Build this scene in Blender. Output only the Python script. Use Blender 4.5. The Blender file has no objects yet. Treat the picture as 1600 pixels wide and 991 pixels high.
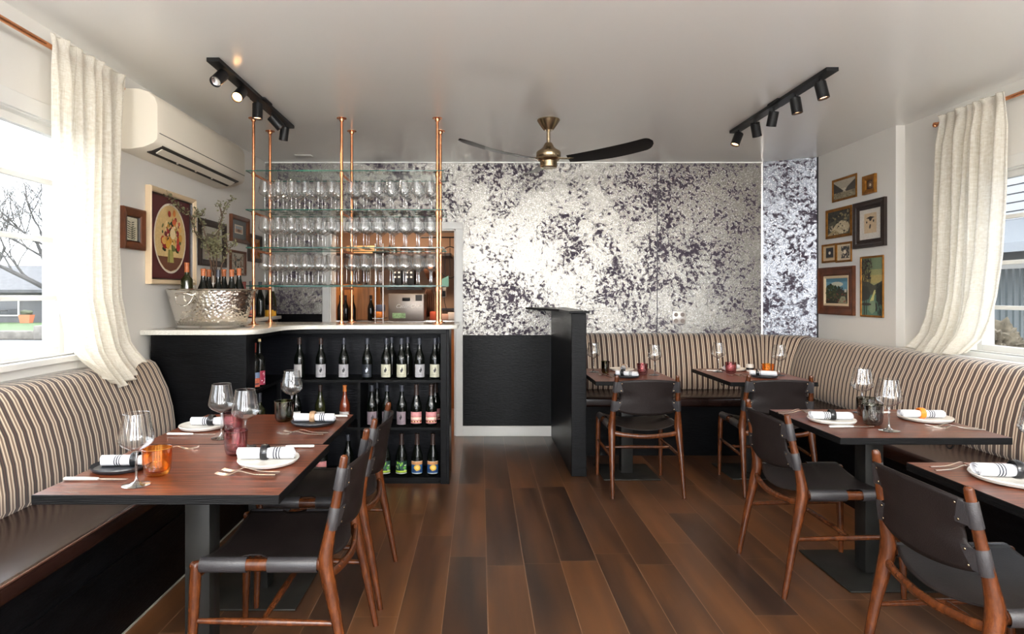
import bpy, bmesh, math, random
from mathutils import Vector, Matrix, noise as mnoise
random.seed(7)
PI = math.pi
scn = bpy.context.scene
C = scn.collection
R = math.radians

# ------------------------------------------------------------------ camera, world, exposure
cd = bpy.data.cameras.new('camera'); cam = bpy.data.objects.new('camera', cd); C.objects.link(cam)
cam.location = (0, 0, 1.37); cam.rotation_euler = (PI/2, 0, 0)
cd.sensor_width = 36; cd.lens = 955/1600*36
cd.shift_x = 50/1600; cd.shift_y = (460-495.5)/1600
cd.clip_start = .05; cd.clip_end = 300
scn.camera = cam
scn.view_settings.view_transform = 'Standard'; scn.view_settings.look = 'None'
scn.view_settings.gamma = 1; scn.view_settings.use_curve_mapping = False
scn.view_settings.exposure = 1.34
cy = scn.cycles
cy.max_bounces = 10; cy.diffuse_bounces = 6; cy.glossy_bounces = 4; cy.transmission_bounces = 8
cy.transparent_max_bounces = 40; cy.caustics_reflective = False; cy.caustics_refractive = False
cy.sample_clamp_indirect = 6; cy.use_denoising = True; cy.blur_glossy = .5

w = bpy.data.worlds.new('overcast_sky'); scn.world = w; w.use_nodes = True
wn = w.node_tree.nodes; wl = w.node_tree.links
bg = wn['Background']; bg.inputs['Strength'].default_value = 3.4
tc = wn.new('ShaderNodeTexCoord'); nz = wn.new('ShaderNodeTexNoise'); nz.inputs['Scale'].default_value = 2.2; nz.inputs['Detail'].default_value = 4
rp = wn.new('ShaderNodeValToRGB')
rp.color_ramp.elements[0].position = .3; rp.color_ramp.elements[0].color = (.80, .87, .97, 1)
rp.color_ramp.elements[1].position = .75; rp.color_ramp.elements[1].color = (.97, .98, 1, 1)
wl.new(tc.outputs['Generated'], nz.inputs['Vector']); wl.new(nz.outputs['Fac'], rp.inputs['Fac']); wl.new(rp.outputs['Color'], bg.inputs['Color'])

def portal(name, loc, rot, sx, sy):
    l = bpy.data.lights.new(name, 'AREA'); l.shape = 'RECTANGLE'; l.size = sx; l.size_y = sy
    o = bpy.data.objects.new(name, l); C.objects.link(o); o.location = loc; o.rotation_euler = rot
    l.cycles.is_portal = True
    return o
XL, XR, XR2, YB, ZC, YR = -2.08, 3.22, 3.15, 5.92, 2.65, -1.8
WT = .16
LW = (.35, 3.13, 1.065, 2.20)      # left window: y0 y1 z0 z1
RW = (.75, 4.02, 1.0, 2.135)
REAR = [(-1.85, -.70, .35, 2.3), (-.32, .72, .35, 2.3), (1.45, 2.6, .35, 2.3)]
portal('daylight_left', (XL-.13, (LW[0]+LW[1])/2, (LW[2]+LW[3])/2), (0, -PI/2, 0), LW[3]-LW[2], LW[1]-LW[0])
portal('daylight_right', (XR+.13, (RW[0]+RW[1])/2, (RW[2]+RW[3])/2), (0, PI/2, 0), RW[3]-RW[2], RW[1]-RW[0])
REAR_W = 17; FILL_GLOBE = 29
for i, (x0, x1, z0, z1) in enumerate(REAR):       # daylight of the street-side windows behind the photographer
    l = bpy.data.lights.new('daylight_street_window', 'AREA'); l.shape = 'RECTANGLE'; l.size = x1-x0; l.size_y = z1-z0
    l.energy = REAR_W*(x1-x0)*(z1-z0)/2; l.color = (.97, .98, 1.0)
    o = bpy.data.objects.new('daylight_street_window', l); C.objects.link(o); o.location = ((x0+x1)/2, YR-.15, (z0+z1)/2); o.rotation_euler = (PI/2, 0, 0)
# ------------------------------------------------------------------ material helpers
def srgb(r, g=None, b=None):
    if g is None: r, g, b = r
    f = lambda c: (c/255/12.92) if c/255 <= .04045 else ((c/255+.055)/1.055)**2.4
    return (f(r), f(g), f(b), 1)
class NT:
    def __init__(s, name):
        s.m = bpy.data.materials.new(name); s.m.use_nodes = True; s.t = s.m.node_tree; s.n = s.t.nodes; s.l = s.t.links
        s.b = s.n['Principled BSDF']
    def add(s, typ, **kw):
        n = s.n.new('ShaderNode'+typ)
        for k, v in kw.items():
            if k in n.inputs: n.inputs[k].default_value = v
            else: setattr(n, k, v)
        return n
    def link(s, a, b): s.l.new(a, b)
    def math(s, op, a, b=0, c=None):
        n = s.n.new('ShaderNodeMath'); n.operation = op
        for i, v in enumerate((a, b, c)):
            if v is None: continue
            if isinstance(v, (int, float)): n.inputs[i].default_value = v
            else: s.l.new(v, n.inputs[i])
        return n.outputs[0]
    def ramp(s, fac, stops, interp='LINEAR'):
        n = s.n.new('ShaderNodeValToRGB'); n.color_ramp.interpolation = interp
        e = n.color_ramp.elements
        while len(e) < len(stops): e.new(.5)
        for i, (p, c) in enumerate(stops):
            e[i].position = p; e[i].color = c if len(c) == 4 else (*c, 1)
        if fac is not None: s.l.new(fac, n.inputs['Fac'])
        return n.outputs['Color']
    def mix(s, fac, a, b):
        n = s.n.new('ShaderNodeMix'); n.data_type = 'RGBA'
        for i, v in ((0, fac), (6, a), (7, b)):
            if isinstance(v, (int, float)): n.inputs[i].default_value = v
            elif isinstance(v, tuple): n.inputs[i].default_value = v
            else: s.l.new(v, n.inputs[i])
        return n.outputs[2]
    def coord(s, kind='Object', scale=(1, 1, 1), rot=(0, 0, 0)):
        t = s.n.new('ShaderNodeTexCoord'); m = s.n.new('ShaderNodeMapping')
        m.inputs['Scale'].default_value = scale; m.inputs['Rotation'].default_value = rot
        s.l.new(t.outputs[kind], m.inputs['Vector']); return m.outputs['Vector']
    def bump(s, h, strength=.2, dist=.01):
        n = s.n.new('ShaderNodeBump'); n.inputs['Strength'].default_value = strength; n.inputs['Distance'].default_value = dist
        s.l.new(h, n.inputs['Height']); s.l.new(n.outputs['Normal'], s.b.inputs['Normal'])
def mat(name, col, rough=.5, metal=0., var=.0, vscale=8., bump=0., bscale=200., stretch=(1, 1, 1), spec=None, coat=0., emit=None, es=0):
    t = NT(name); b = t.b
    col = tuple(col) if len(col) == 4 else (*col, 1)
    b.inputs['Base Color'].default_value = col; b.inputs['Roughness'].default_value = rough; b.inputs['Metallic'].default_value = metal
    if spec is not None: b.inputs['Specular IOR Level'].default_value = spec
    if coat: b.inputs['Coat Weight'].default_value = coat; b.inputs['Coat Roughness'].default_value = .12
    if emit: b.inputs['Emission Color'].default_value = (*emit[:3], 1); b.inputs['Emission Strength'].default_value = es
    if var or bump:
        v = t.coord('Object', stretch)
        if var:
            n = t.add('TexNoise', Scale=vscale, Detail=5.); t.link(v, n.inputs['Vector'])
            lo = tuple(c*(1-var) for c in col[:3])+(1,); hi = tuple(min(1, c*(1+var)) for c in col[:3])+(1,)
            t.link(t.ramp(n.outputs['Fac'], [(.3, lo), (.7, hi)]), b.inputs['Base Color'])
        if bump:
            n2 = t.add('TexNoise', Scale=bscale, Detail=3.); t.link(v, n2.inputs['Vector']); t.bump(n2.outputs['Fac'], bump, .004)
    return t.m
def thin_glass(name, tint=(1, 1, 1), edge=(.7, .74, .76), base=.05, amt=.75, power=3., rough=.02):
    """one-walled glass: straight-through light plus a clear reflection that grows towards grazing angles"""
    t = NT(name); t.n.remove(t.b)
    lw = t.add('LayerWeight', Blend=.5)
    f = t.math('POWER', lw.outputs['Facing'], power); f2 = t.math('MULTIPLY_ADD', f, amt, base)
    tr = t.add('BsdfTransparent'); gl = t.add('BsdfGlossy', Roughness=rough)
    t.link(t.mix(f, (*tint, 1), (*edge, 1)), tr.inputs['Color'])
    mx = t.add('MixShader'); t.link(f2, mx.inputs[0]); t.link(tr.outputs[0], mx.inputs[1]); t.link(gl.outputs[0], mx.inputs[2])
    t.link(mx.outputs[0], t.n['Material Output'].inputs['Surface'])
    return t.m

M = {}
M['wall'] = mat('wall_paint', srgb(216, 213, 207), .55, bump=.05, bscale=60)
M['trimwhite'] = mat('white_trim_paint', srgb(216, 215, 211), .35)
M['ceil'] = mat('satin_ceiling_paint', srgb(242, 242, 239), .20, bump=.10, bscale=2.4, stretch=(1, .5, 1))
M['black'] = mat('black_stained_wood', (.0026, .0027, .0032), .32, spec=.12, var=.5, vscale=6, bump=.35, bscale=30, stretch=(1, 1, 9))
M['black_h'] = mat('black_stained_wood_sideways', (.0026, .0027, .0032), .32, spec=.12, var=.5, vscale=6, bump=.4, bscale=24, stretch=(1, 1, 7))
M['blackmetal'] = mat('black_powder_coat', (.008, .008, .0085), .4, spec=.25)
M['steelplate'] = mat('dark_bronze_steel', (.028, .026, .022), .42, .5, spec=.3, var=.25, vscale=7)
M['post'] = mat('gunmetal_post', (.020, .0195, .018), .42, .4, spec=.3, var=.15, vscale=12)
M['copper'] = mat('copper_pipe', (.74, .31, .15), .25, 1., var=.15, vscale=14)
M['brass'] = mat('antique_brass', (.42, .33, .21), .27, 1.)
M['silver'] = mat('hammered_silver', (.66, .63, .58), .16, 1.)
M['steel'] = mat('brushed_steel', (.60, .56, .52), .26, 1.)
M['cutlery'] = mat('rose_silver_cutlery', (.80, .70, .62), .22, 1.)
M['pearl'] = mat('pearl_handle', (.72, .70, .66), .3, .2)
M['leather'] = mat('charcoal_leather', (.012, .0085, .0080), .45, spec=.20, var=.18, vscale=5, bump=.25, bscale=260)
M['ledge_leather'] = mat('oxblood_leather', srgb(36, 20, 16), .26, spec=.3, var=.35, vscale=3, bump=.3, bscale=9)
M['strap'] = mat('window_lit_strap_leather', (.030, .028, .030), .36, spec=.45, bump=.25, bscale=240)  # paler than the seat leather: window light on the straps put into the colour
M['marble'] = mat('speckled_quartz', srgb(206, 203, 194), .14, var=.14, vscale=160)
M['plate_w'] = mat('white_stoneware', srgb(206, 202, 194), .34)
M['plate_d'] = mat('black_stoneware', srgb(34, 36, 41), .34)
M['acwhite'] = mat('warm_white_plastic', srgb(222, 214, 198), .35)
M['acdark'] = mat('vent_shadow_plastic', srgb(40, 38, 36), .5)
M['fan_blade'] = mat('black_fan_blade', (.007, .007, .0075), .35, spec=.3)
M['print'] = None
M['gold'] = mat('gilt_frame', srgb(158, 106, 42), .36, .7, var=.3, vscale=30, bump=.5, bscale=90)
M['walnut'] = mat('walnut_frame', srgb(92, 50, 26), .36, var=.35, vscale=9, stretch=(1, 1, 1), bump=.2, bscale=50)
M['darkframe'] = mat('dark_brown_frame', srgb(44, 32, 26), .4, var=.3, vscale=12)
M['creamframe'] = mat('cream_frame', srgb(214, 190, 156), .45)
M['bottle'] = mat('dark_bottle_glass', (.003, .004, .003), .06, spec=.4)
M['bottle_olive'] = mat('olive_bottle_glass', (.018, .020, .006), .06)
M['bottle_clear'] = thin_glass('pale_bottle_glass', (.80, .84, .80), (.3, .33, .3), .10, .75)
M['rose'] = mat('rose_wine', srgb(110, 46, 26), .07, coat=.5)
M['cap_terracotta'] = mat('terracotta_capsule', srgb(160, 88, 46), .5)
M['cap_orange'] = mat('orange_capsule', srgb(176, 98, 36), .5)
M['cap_brown'] = mat('brown_capsule', srgb(44, 28, 23), .45)
M['cap_grey'] = mat('grey_capsule', srgb(58, 60, 68), .42, .3)
M['cap_red'] = mat('red_capsule', srgb(120, 44, 34), .45)
M['cork'] = mat('cork', srgb(206, 180, 134), .7)
M['ring_b'] = mat('black_napkin_ring', srgb(24, 25, 28), .2)
M['ring_o'] = mat('amber_napkin_ring', srgb(226, 124, 38), .25)
M['ring_t'] = mat('tan_wood_napkin_ring', srgb(152, 122, 92), .45, var=.25, vscale=60)
M['lichen'] = mat('lichen_leaf', srgb(112, 110, 80), .8, var=.35, vscale=60)
M['twig'] = mat('brown_twig', srgb(78, 58, 44), .8, var=.3, vscale=60)
M['glass'] = thin_glass('clear_wine_glass', (.985, .99, .99), (.72, .76, .79), .11, .92, 2.2)
M['stemglass'] = thin_glass('solid_stem_glass', (.90, .92, .93), (.40, .44, .46), .20, .7, 1.5)
M['pane'] = thin_glass('window_pane', (.985, .99, .99), (.9, .95, .95), .03, .5, 4.)
M['vase'] = thin_glass('vase_glass', (.95, .97, .96), (.5, .55, .54), .10, .8, 2.2)
M['amber'] = thin_glass('amber_tumbler', (1, .74, .36), (.93, .42, .07), .09, .5, 2.)
M['purple'] = thin_glass('plum_tumbler', (.84, .60, .62), (.40, .16, .19), .10, .5, 2.)
M['smoke'] = thin_glass('smoke_tumbler', (.56, .56, .52), (.12, .12, .11), .13, .6, 1.8)
M['olive'] = thin_glass('olive_tumbler', (.40, .42, .24), (.07, .08, .04), .13, .6, 1.8)
M['glassedge'] = mat('green_glass_edge', (.006, .075, .055), .15)
M['shelfglass'] = thin_glass('shelf_glass', (.975, .99, .98), (.93, .97, .95), .02, .18, 3.5)
M['kwall'] = mat('kitchen_wall', srgb(158, 126, 100), .6)
M['kwood'] = mat('kitchen_cupboard_wood', srgb(176, 112, 54), .42, var=.3, vscale=4, stretch=(6, 6, .6))
M['teal'] = mat('teal_plastic', srgb(104, 158, 150), .5)
M['terr'] = mat('terracotta', srgb(200, 112, 78), .7)
M['lampglass'] = mat('lit_lamp_lens', (1, .8, .5), .3, emit=(1, .50, .18), es=9)
M['lampoff'] = mat('silver_lamp_lens', (.75, .75, .78), .18, .9)
M['lampwarm'] = mat('warm_lamp_lens', (1, .7, .5), .3, emit=(1, .55, .30), es=2.2)

# chair wood
t = NT('polished_chair_wood'); v = t.coord('Object', (9, 9, 3))
n = t.add('TexNoise', Scale=4., Detail=8., Roughness=.7, Distortion=.2); t.link(v, n.inputs['Vector'])
t.link(t.ramp(n.outputs['Fac'], [(.28, srgb(46, 21, 9)), (.52, srgb(78, 39, 17)), (.75, srgb(108, 58, 27))]), t.b.inputs['Base Color'])
t.b.inputs['Roughness'].default_value = .27; t.b.inputs['Specular IOR Level'].default_value = .35; t.b.inputs['Coat Weight'].default_value = .2; t.b.inputs['Coat Roughness'].default_value = .15
M['chairwood'] = t.m
# table top wood
t = NT('table_plank_wood'); v = t.coord('Object', (2.0, 34, 30))
n = t.add('TexNoise', Scale=3., Detail=8., Roughness=.65, Distortion=.4); t.link(v, n.inputs['Vector'])
t.link(t.ramp(n.outputs['Fac'], [(.30, srgb(30, 13, 8)), (.46, srgb(78, 36, 21)), (.66, srgb(128, 66, 40))]), t.b.inputs['Base Color'])
t.b.inputs['Roughness'].default_value = .30; t.b.inputs['Specular IOR Level'].default_value = .30; t.bump(n.outputs['Fac'], .25, .003); M['tabletop'] = t.m
M['tableedge'] = mat('black_table_edge', (.003, .003, .0033), .5, spec=.15, var=.4, vscale=10, stretch=(1, 1, 30), bump=.6, bscale=12)

# floor planks
t = NT('walnut_floor_planks'); tcn = t.add('TexCoord'); sx = t.add('SeparateXYZ'); t.link(tcn.outputs['Object'], sx.inputs[0])
PW = .190
u = t.math('DIVIDE', t.math('ADD', sx.outputs['X'], 10.037), PW); row = t.math('FLOOR', u); fu = t.math('FRACT', u)
wn1 = t.add('TexWhiteNoise', noise_dimensions='1D'); t.link(row, wn1.inputs['W'])
vv = t.math('DIVIDE', t.math('ADD', sx.outputs['Y'], t.math('MULTIPLY', wn1.outputs['Value'], 7.3)), 1.22); cell = t.math('FLOOR', vv); fv = t.math('FRACT', vv)
cmb = t.add('CombineXYZ'); t.link(row, cmb.inputs[0]); t.link(cell, cmb.inputs[1])
wn2 = t.add('TexWhiteNoise', noise_dimensions='3D'); t.link(cmb.outputs[0], wn2.inputs['Vector'])
cmb2 = t.add('CombineXYZ'); t.link(t.math('MULTIPLY', sx.outputs['X'], 9), cmb2.inputs[0]); t.link(t.math('MULTIPLY', sx.outputs['Y'], 1.0), cmb2.inputs[1]); t.link(t.math('MULTIPLY', wn2.outputs['Value'], 40), cmb2.inputs[2])
gn = t.add('TexNoise', Scale=1.0, Detail=2., Roughness=.45); t.link(cmb2.outputs[0], gn.inputs['Vector'])
cmb3 = t.add('CombineXYZ'); t.link(t.math('MULTIPLY', sx.outputs['X'], 70), cmb3.inputs[0]); t.link(t.math('MULTIPLY', sx.outputs['Y'], 3), cmb3.inputs[1]); t.link(t.math('MULTIPLY', wn2.outputs['Value'], 40), cmb3.inputs[2])
gf = t.add('TexNoise', Scale=1.0, Detail=3.); t.link(cmb3.outputs[0], gf.inputs['Vector'])
f = t.math('ADD', t.math('MULTIPLY', wn2.outputs['Value'], .24), t.math('ADD', t.math('MULTIPLY', gn.outputs['Fac'], .62), t.math('MULTIPLY', gf.outputs['Fac'], .10)))
col = t.ramp(f, [(.24, srgb(42, 28, 21)), (.42, srgb(66, 43, 28)), (.60, srgb(90, 57, 33)), (.82, srgb(114, 73, 42))])
gx = t.math('LESS_THAN', t.math('MINIMUM', fu, t.math('SUBTRACT', 1, fu)), .008); gy = t.math('LESS_THAN', fv, .0022)
gap = t.math('MAXIMUM', gx, gy)
t.link(t.mix(t.math('MULTIPLY', gap, .55), col, srgb(150, 116, 88)), t.b.inputs['Base Color'])
t.b.inputs['Roughness'].default_value = .30
t.b.inputs['Roughness'].default_value = .28
M['floor'] = t.m

# stripe fabric, u = metres along the back
t = NT('striped_banquette_fabric'); uv = t.add('TexCoord'); sx = t.add('SeparateXYZ'); t.link(uv.outputs['UV'], sx.inputs[0])
p = t.math('FRACT', t.math('DIVIDE', sx.outputs['X'], .050))
cr, ta, dk, br, gy_ = srgb(208, 192, 170), srgb(120, 99, 84), srgb(26, 16, 13), srgb(70, 45, 36), srgb(128, 112, 100)
col = t.ramp(p, [(0, cr), (.13, ta), (.34, cr), (.46, gy_), (.53, dk), (.63, br), (.80, dk), (.91, gy_)], 'CONSTANT')
nn = t.add('TexNoise', Scale=600., Detail=2.); t.link(uv.outputs['Object'], nn.inputs['Vector'])
t.link(col, t.b.inputs['Base Color']); t.b.inputs['Roughness'].default_value = .78; t.b.inputs['Sheen Weight'].default_value = .25
t.bump(nn.outputs['Fac'], .2, .002); M['stripe'] = t.m

# flecked silver leaf wallpaper
def paper(name, scale=1., tone=(.35, .332, .298), dens=.0):
    t = NT(name); v = t.coord('Object')
    big = t.add('TexNoise', Scale=1.6, Detail=3., Roughness=.6); t.link(v, big.inputs['Vector'])
    mid = t.add('TexNoise', Scale=6., Detail=4.); t.link(v, mid.inputs['Vector'])
    fl = t.add('TexNoise', Scale=27.*scale, Detail=7., Roughness=.76, Distortion=.6); t.link(v, fl.inputs['Vector'])
    s = t.math('ADD', fl.outputs['Fac'], t.math('MULTIPLY', t.math('SUBTRACT', big.outputs['Fac'], .5), .30))
    s = t.math('ADD', s, t.math('MULTIPLY', t.math('SUBTRACT', mid.outputs['Fac'], .5), .30))
    s = t.math('ADD', s, dens)
    fine = t.add('TexNoise', Scale=120., Detail=3.); t.link(v, fine.inputs['Vector'])
    k = t.ramp(s, [(.512, (0, 0, 0)), (.53, (.5, .5, .5)), (.56, (1, 1, 1))])
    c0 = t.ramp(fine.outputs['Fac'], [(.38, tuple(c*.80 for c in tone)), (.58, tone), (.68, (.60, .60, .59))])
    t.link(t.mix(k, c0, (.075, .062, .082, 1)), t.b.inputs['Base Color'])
    t.link(t.math('MULTIPLY_ADD', k, -.45, .48), t.b.inputs['Metallic'])
    t.link(t.math('MULTIPLY_ADD', k, .22, .27), t.b.inputs['Roughness']); t.link(t.math('MULTIPLY_ADD', k, -.45, .5), t.b.inputs['Specular IOR Level'])
    t.bump(t.math('ADD', fl.outputs['Fac'], t.math('MULTIPLY', fine.outputs['Fac'], .4)), .35, .006)
    return t.m
M['paper'] = paper('silver_flecked_wallpaper')
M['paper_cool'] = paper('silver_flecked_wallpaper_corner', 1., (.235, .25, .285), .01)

# linen curtain
t = NT('sheer_linen'); uv = t.add('TexCoord'); t.n.remove(t.b)
wv = t.add('TexNoise', Scale=1., Detail=4.); mp = t.add('Mapping'); mp.inputs['Scale'].default_value = (40, 260, 1); t.link(uv.outputs['UV'], mp.inputs['Vector']); t.link(mp.outputs[0], wv.inputs['Vector'])
mp2 = t.add('Mapping'); mp2.inputs['Scale'].default_value = (420, 30, 1); t.link(uv.outputs['UV'], mp2.inputs['Vector']); wv2 = t.add('TexNoise', Scale=1., Detail=3.); t.link(mp2.outputs[0], wv2.inputs['Vector'])
s = t.math('MULTIPLY', t.math('ADD', wv.outputs['Fac'], wv2.outputs['Fac']), .5)
col = t.ramp(s, [(.35, srgb(234, 226, 208)), (.65, srgb(249, 246, 238))])
d = t.add('BsdfDiffuse'); tl = t.add('BsdfTranslucent'); tp = t.add('BsdfTransparent')
t.link(col, d.inputs['Color']); t.link(col, tl.inputs['Color'])
m1 = t.add('MixShader'); m1.inputs[0].default_value = .48; t.link(d.outputs[0], m1.inputs[1]); t.link(tl.outputs[0], m1.inputs[2])
m2 = t.add('MixShader'); t.link(t.math('MULTIPLY_ADD', s, -.5, .36), m2.inputs[0]); t.link(m1.outputs[0], m2.inputs[1]); t.link(tp.outputs[0], m2.inputs[2])
t.link(m2.outputs[0], t.n['Material Output'].inputs['Surface']); M['linen'] = t.m

# napkin cloth: u along the roll
def napkin_mat(name, centre):
    t = NT(name); uv = t.add('TexCoord'); sx = t.add('SeparateXYZ'); t.link(uv.outputs['UV'], sx.inputs[0])
    w_ = srgb(206, 207, 212); k = srgb(44, 46, 56)
    st = [(0, w_)]
    for o, q in ((-.056, .022), (-.010, .028), (.042, .022)): st += [(centre+o, k), (centre+o+q, w_)]
    col = t.ramp(sx.outputs['X'], st, 'CONSTANT')
    t.link(col, t.b.inputs['Base Color']); t.b.inputs['Roughness'].default_value = .8
    nn = t.add('TexNoise', Scale=700., Detail=2.); t.link(uv.outputs['Object'], nn.inputs['Vector']); t.bump(nn.outputs['Fac'], .3, .002)
    return t.m
M['napkin'] = napkin_mat('white_napkin_blue_stripes', .70)
M['napkin_l'] = napkin_mat('white_napkin_blue_stripes_low', .36)

# hammered tub
t = NT('hammered_metal'); v = t.coord('Object'); vo = t.add('TexVoronoi', Scale=55.); t.link(v, vo.inputs['Vector'])
t.b.inputs['Base Color'].default_value = (.72, .68, .62, 1); t.b.inputs['Metallic'].default_value = 1; t.b.inputs['Roughness'].default_value = .15
t.bump(vo.outputs['Distance'], .32, .010); M['hammered'] = t.m
# colour attribute print
t = NT('printed_surface'); a = t.add('Attribute', attribute_name='Col'); nn = t.add('TexNoise', Scale=90., Detail=4.); v = t.coord('Object'); t.link(v, nn.inputs['Vector'])
g = t.ramp(nn.outputs['Fac'], [(.3, (.82, .82, .82)), (.7, (1, 1, 1))]); mm = t.add('Mix', data_type='RGBA', blend_type='MULTIPLY'); mm.inputs[0].default_value = 1
t.link(a.outputs['Color'], mm.inputs[6]); t.link(g, mm.inputs[7]); t.link(mm.outputs[2], t.b.inputs['Base Color']); t.b.inputs['Roughness'].default_value = .45
M['print'] = t.m

# ------------------------------------------------------------------ geometry helpers
LOC = {}
def worldloc(o):
    return LOC.get(o.name, Vector((0, 0, 0))) if o else Vector((0, 0, 0))
def link(o, parent=None):
    C.objects.link(o)
    if parent: o.parent = parent
    return o
def obj(name, bm, m, parent=None, smooth=True, world=True, angle=40):
    """link bm as one mesh; world=True: coordinates are world ones and the (unrotated) parent's place is taken off"""
    off = worldloc(parent)
    if parent and world and off.length > 0: bmesh.ops.translate(bm, verts=bm.verts, vec=-off)
    bmesh.ops.recalc_face_normals(bm, faces=bm.faces)
    me = bpy.data.meshes.new(name); bm.to_mesh(me); bm.free()
    for mm in (m if isinstance(m, (list, tuple)) else [m]): me.materials.append(mm)
    if smooth:
        me.shade_smooth()
        me.set_sharp_from_angle(angle=R(angle))
    o = bpy.data.objects.new(name, me); link(o, parent); LOC[o.name] = off.copy()
    return o
def tag(o, label, cat, group=None):
    o['label'] = label; o['category'] = cat
    if group: o['group'] = group
    return o
def thing(name, label, cat, loc=(0, 0, 0), rotz=0, group=None):
    o = bpy.data.objects.new(name, None); C.objects.link(o); o.location = loc; o.rotation_euler = (0, 0, rotz)
    o.empty_display_size = .05; LOC[o.name] = Vector(loc)
    return tag(o, label, cat, group)
def struct(name, bm, m, parent=None, smooth=False):
    o = obj(name, bm, m, parent, smooth)
    if parent is None: o['kind'] = 'structure'
    return o
def dup(root, loc, rotz=0, label=None, group=None):
    r = root.copy(); C.objects.link(r); r.location = loc; r.rotation_euler = (0, 0, rotz); LOC[r.name] = Vector(loc)
    if label: r['label'] = label
    if group: r['group'] = group
    for ch in list(root.children):
        c = ch.copy(); C.objects.link(c); c.parent = r
        for g in list(ch.children):
            d = g.copy(); C.objects.link(d); d.parent = c
    return r
def swap(root, partname, m):
    for ch in root.children:
        if ch.name.split('.')[0] == partname:
            ch.data = ch.data.copy(); ch.data.materials[0] = m
def B(): return bmesh.new()
def bx(bm, x0, x1, y0, y1, z0, z1, bev=0, seg=2, mi=0):
    n0 = set(bm.faces)
    vs = bmesh.ops.create_cube(bm, size=1)['verts']
    for v in vs: v.co = Vector((x0+(v.co.x+.5)*(x1-x0), y0+(v.co.y+.5)*(y1-y0), z0+(v.co.z+.5)*(z1-z0)))
    if bev:
        es = list({e for v in vs for e in v.link_edges})
        bmesh.ops.bevel(bm, geom=es, offset=bev, segments=seg, profile=.5, affect='EDGES')
    if mi:
        for f in bm.faces:
            if f not in n0: f.material_index = mi
    return bm
def box(name, x0, x1, y0, y1, z0, z1, m, parent=None, bev=.003, seg=2):
    return obj(name, bx(B(), x0, x1, y0, y1, z0, z1, bev, seg), m, parent)
def tube(bm, pts, r, seg=10, up=None, cap=True, mi=0):
    pts = [Vector(p) for p in pts]; n = len(pts)
    rs = r if isinstance(r, (list, tuple)) and len(r) == n else [r]*n
    rings = []; prev = None
    for i, p in enumerate(pts):
        t = (pts[min(i+1, n-1)]-pts[max(i-1, 0)]).normalized()
        if up is not None:
            b = t.cross(Vector(up)).normalized(); nn = b.cross(t).normalized()
        else:
            if prev is None:
                a = Vector((0, 0, 1)) if abs(t.z) < .9 else Vector((1, 0, 0))
                nn = (a-t*a.dot(t)).normalized()
            else: nn = (prev-t*prev.dot(t)).normalized()
            b = t.cross(nn); prev = nn
        ra, rb = rs[i] if isinstance(rs[i], (list, tuple)) else (rs[i], rs[i])
        rings.append([bm.verts.new(p+nn*(ra*math.cos(2*PI*k/seg))+b*(rb*math.sin(2*PI*k/seg))) for k in range(seg)])
    fs = []
    for a, b in zip(rings, rings[1:]):
        for k in range(seg): fs.append(bm.faces.new((a[k], a[(k+1) % seg], b[(k+1) % seg], b[k])))
    if cap: fs.append(bm.faces.new(rings[0][::-1])); fs.append(bm.faces.new(rings[-1]))
    for f in fs: f.material_index = mi
    return bm
def spline(pts, rs, k=5):
    """Catmull-Rom through pts; rs interpolated"""
    P_ = [Vector(p) for p in pts]; out = []; ro = []
    for i in range(len(P_)-1):
        p0 = P_[max(i-1, 0)]; p1 = P_[i]; p2 = P_[i+1]; p3 = P_[min(i+2, len(P_)-1)]
        for j in range(k):
            s = j/k
            out.append(.5*((2*p1)+(p2-p0)*s+(2*p0-5*p1+4*p2-p3)*s*s+(3*p1-p0-3*p2+p3)*s**3))
            ra, rb = [(q if isinstance(q, tuple) else (q, q)) for q in (rs[i], rs[i+1])]
            ro.append((ra[0]*(1-s)+rb[0]*s, ra[1]*(1-s)+rb[1]*s))
    out.append(P_[-1]); ro.append(rs[-1])
    return out, ro
def lathe(bm, prof, seg=24, c=(0, 0, 0), sx=1, sy=1, mi=0, axis=None):
    rings = []; c = Vector(c)
    for r, z in prof:
        if r < 1e-5: rings.append([bm.verts.new(c+Vector((0, 0, z)))])
        else: rings.append([bm.verts.new(c+Vector((sx*r*math.cos(2*PI*k/seg), sy*r*math.sin(2*PI*k/seg), z))) for k in range(seg)])
    for a, b in zip(rings, rings[1:]):
        for k in range(seg):
            if len(a) == 1 and len(b) == 1: continue
            if len(a) == 1: f = bm.faces.new((a[0], b[(k+1) % seg], b[k]))
            elif len(b) == 1: f = bm.faces.new((a[k], a[(k+1) % seg], b[0]))
            else: f = bm.faces.new((a[k], a[(k+1) % seg], b[(k+1) % seg], b[k]))
            f.material_index = mi
    return bm
def prism(bm, pts, z0, z1, bev=0):
    a = [bm.verts.new((x, y, z0)) for x, y in pts]; b = [bm.verts.new((x, y, z1)) for x, y in pts]; n = len(pts)
    f1 = bm.faces.new(a[::-1]); f2 = bm.faces.new(b)
    for i in range(n): bm.faces.new((a[i], a[(i+1) % n], b[(i+1) % n], b[i]))
    if bev: bmesh.ops.bevel(bm, geom=list(f1.edges)+list(f2.edges), offset=bev, segments=2, profile=.5, affect='EDGES')
    return bm
def loft(bm, rings, closed=True, caps=True):
    rr = [[bm.verts.new(p) for p in r] for r in rings]
    for a, b in zip(rr, rr[1:]):
        n = len(a)
        for k in range(n if closed else n-1): bm.faces.new((a[k], a[(k+1) % n], b[(k+1) % n], b[k]))
    if caps: bm.faces.new(rr[0][::-1]); bm.faces.new(rr[-1])
    return bm
def cyl_between(bm, a, b, r, seg=12): return tube(bm, [a, b], r, seg)
def P(px, py, Y): return Vector(((px-750)*Y/955, Y, 1.37+(460-py)*Y/955))
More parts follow.
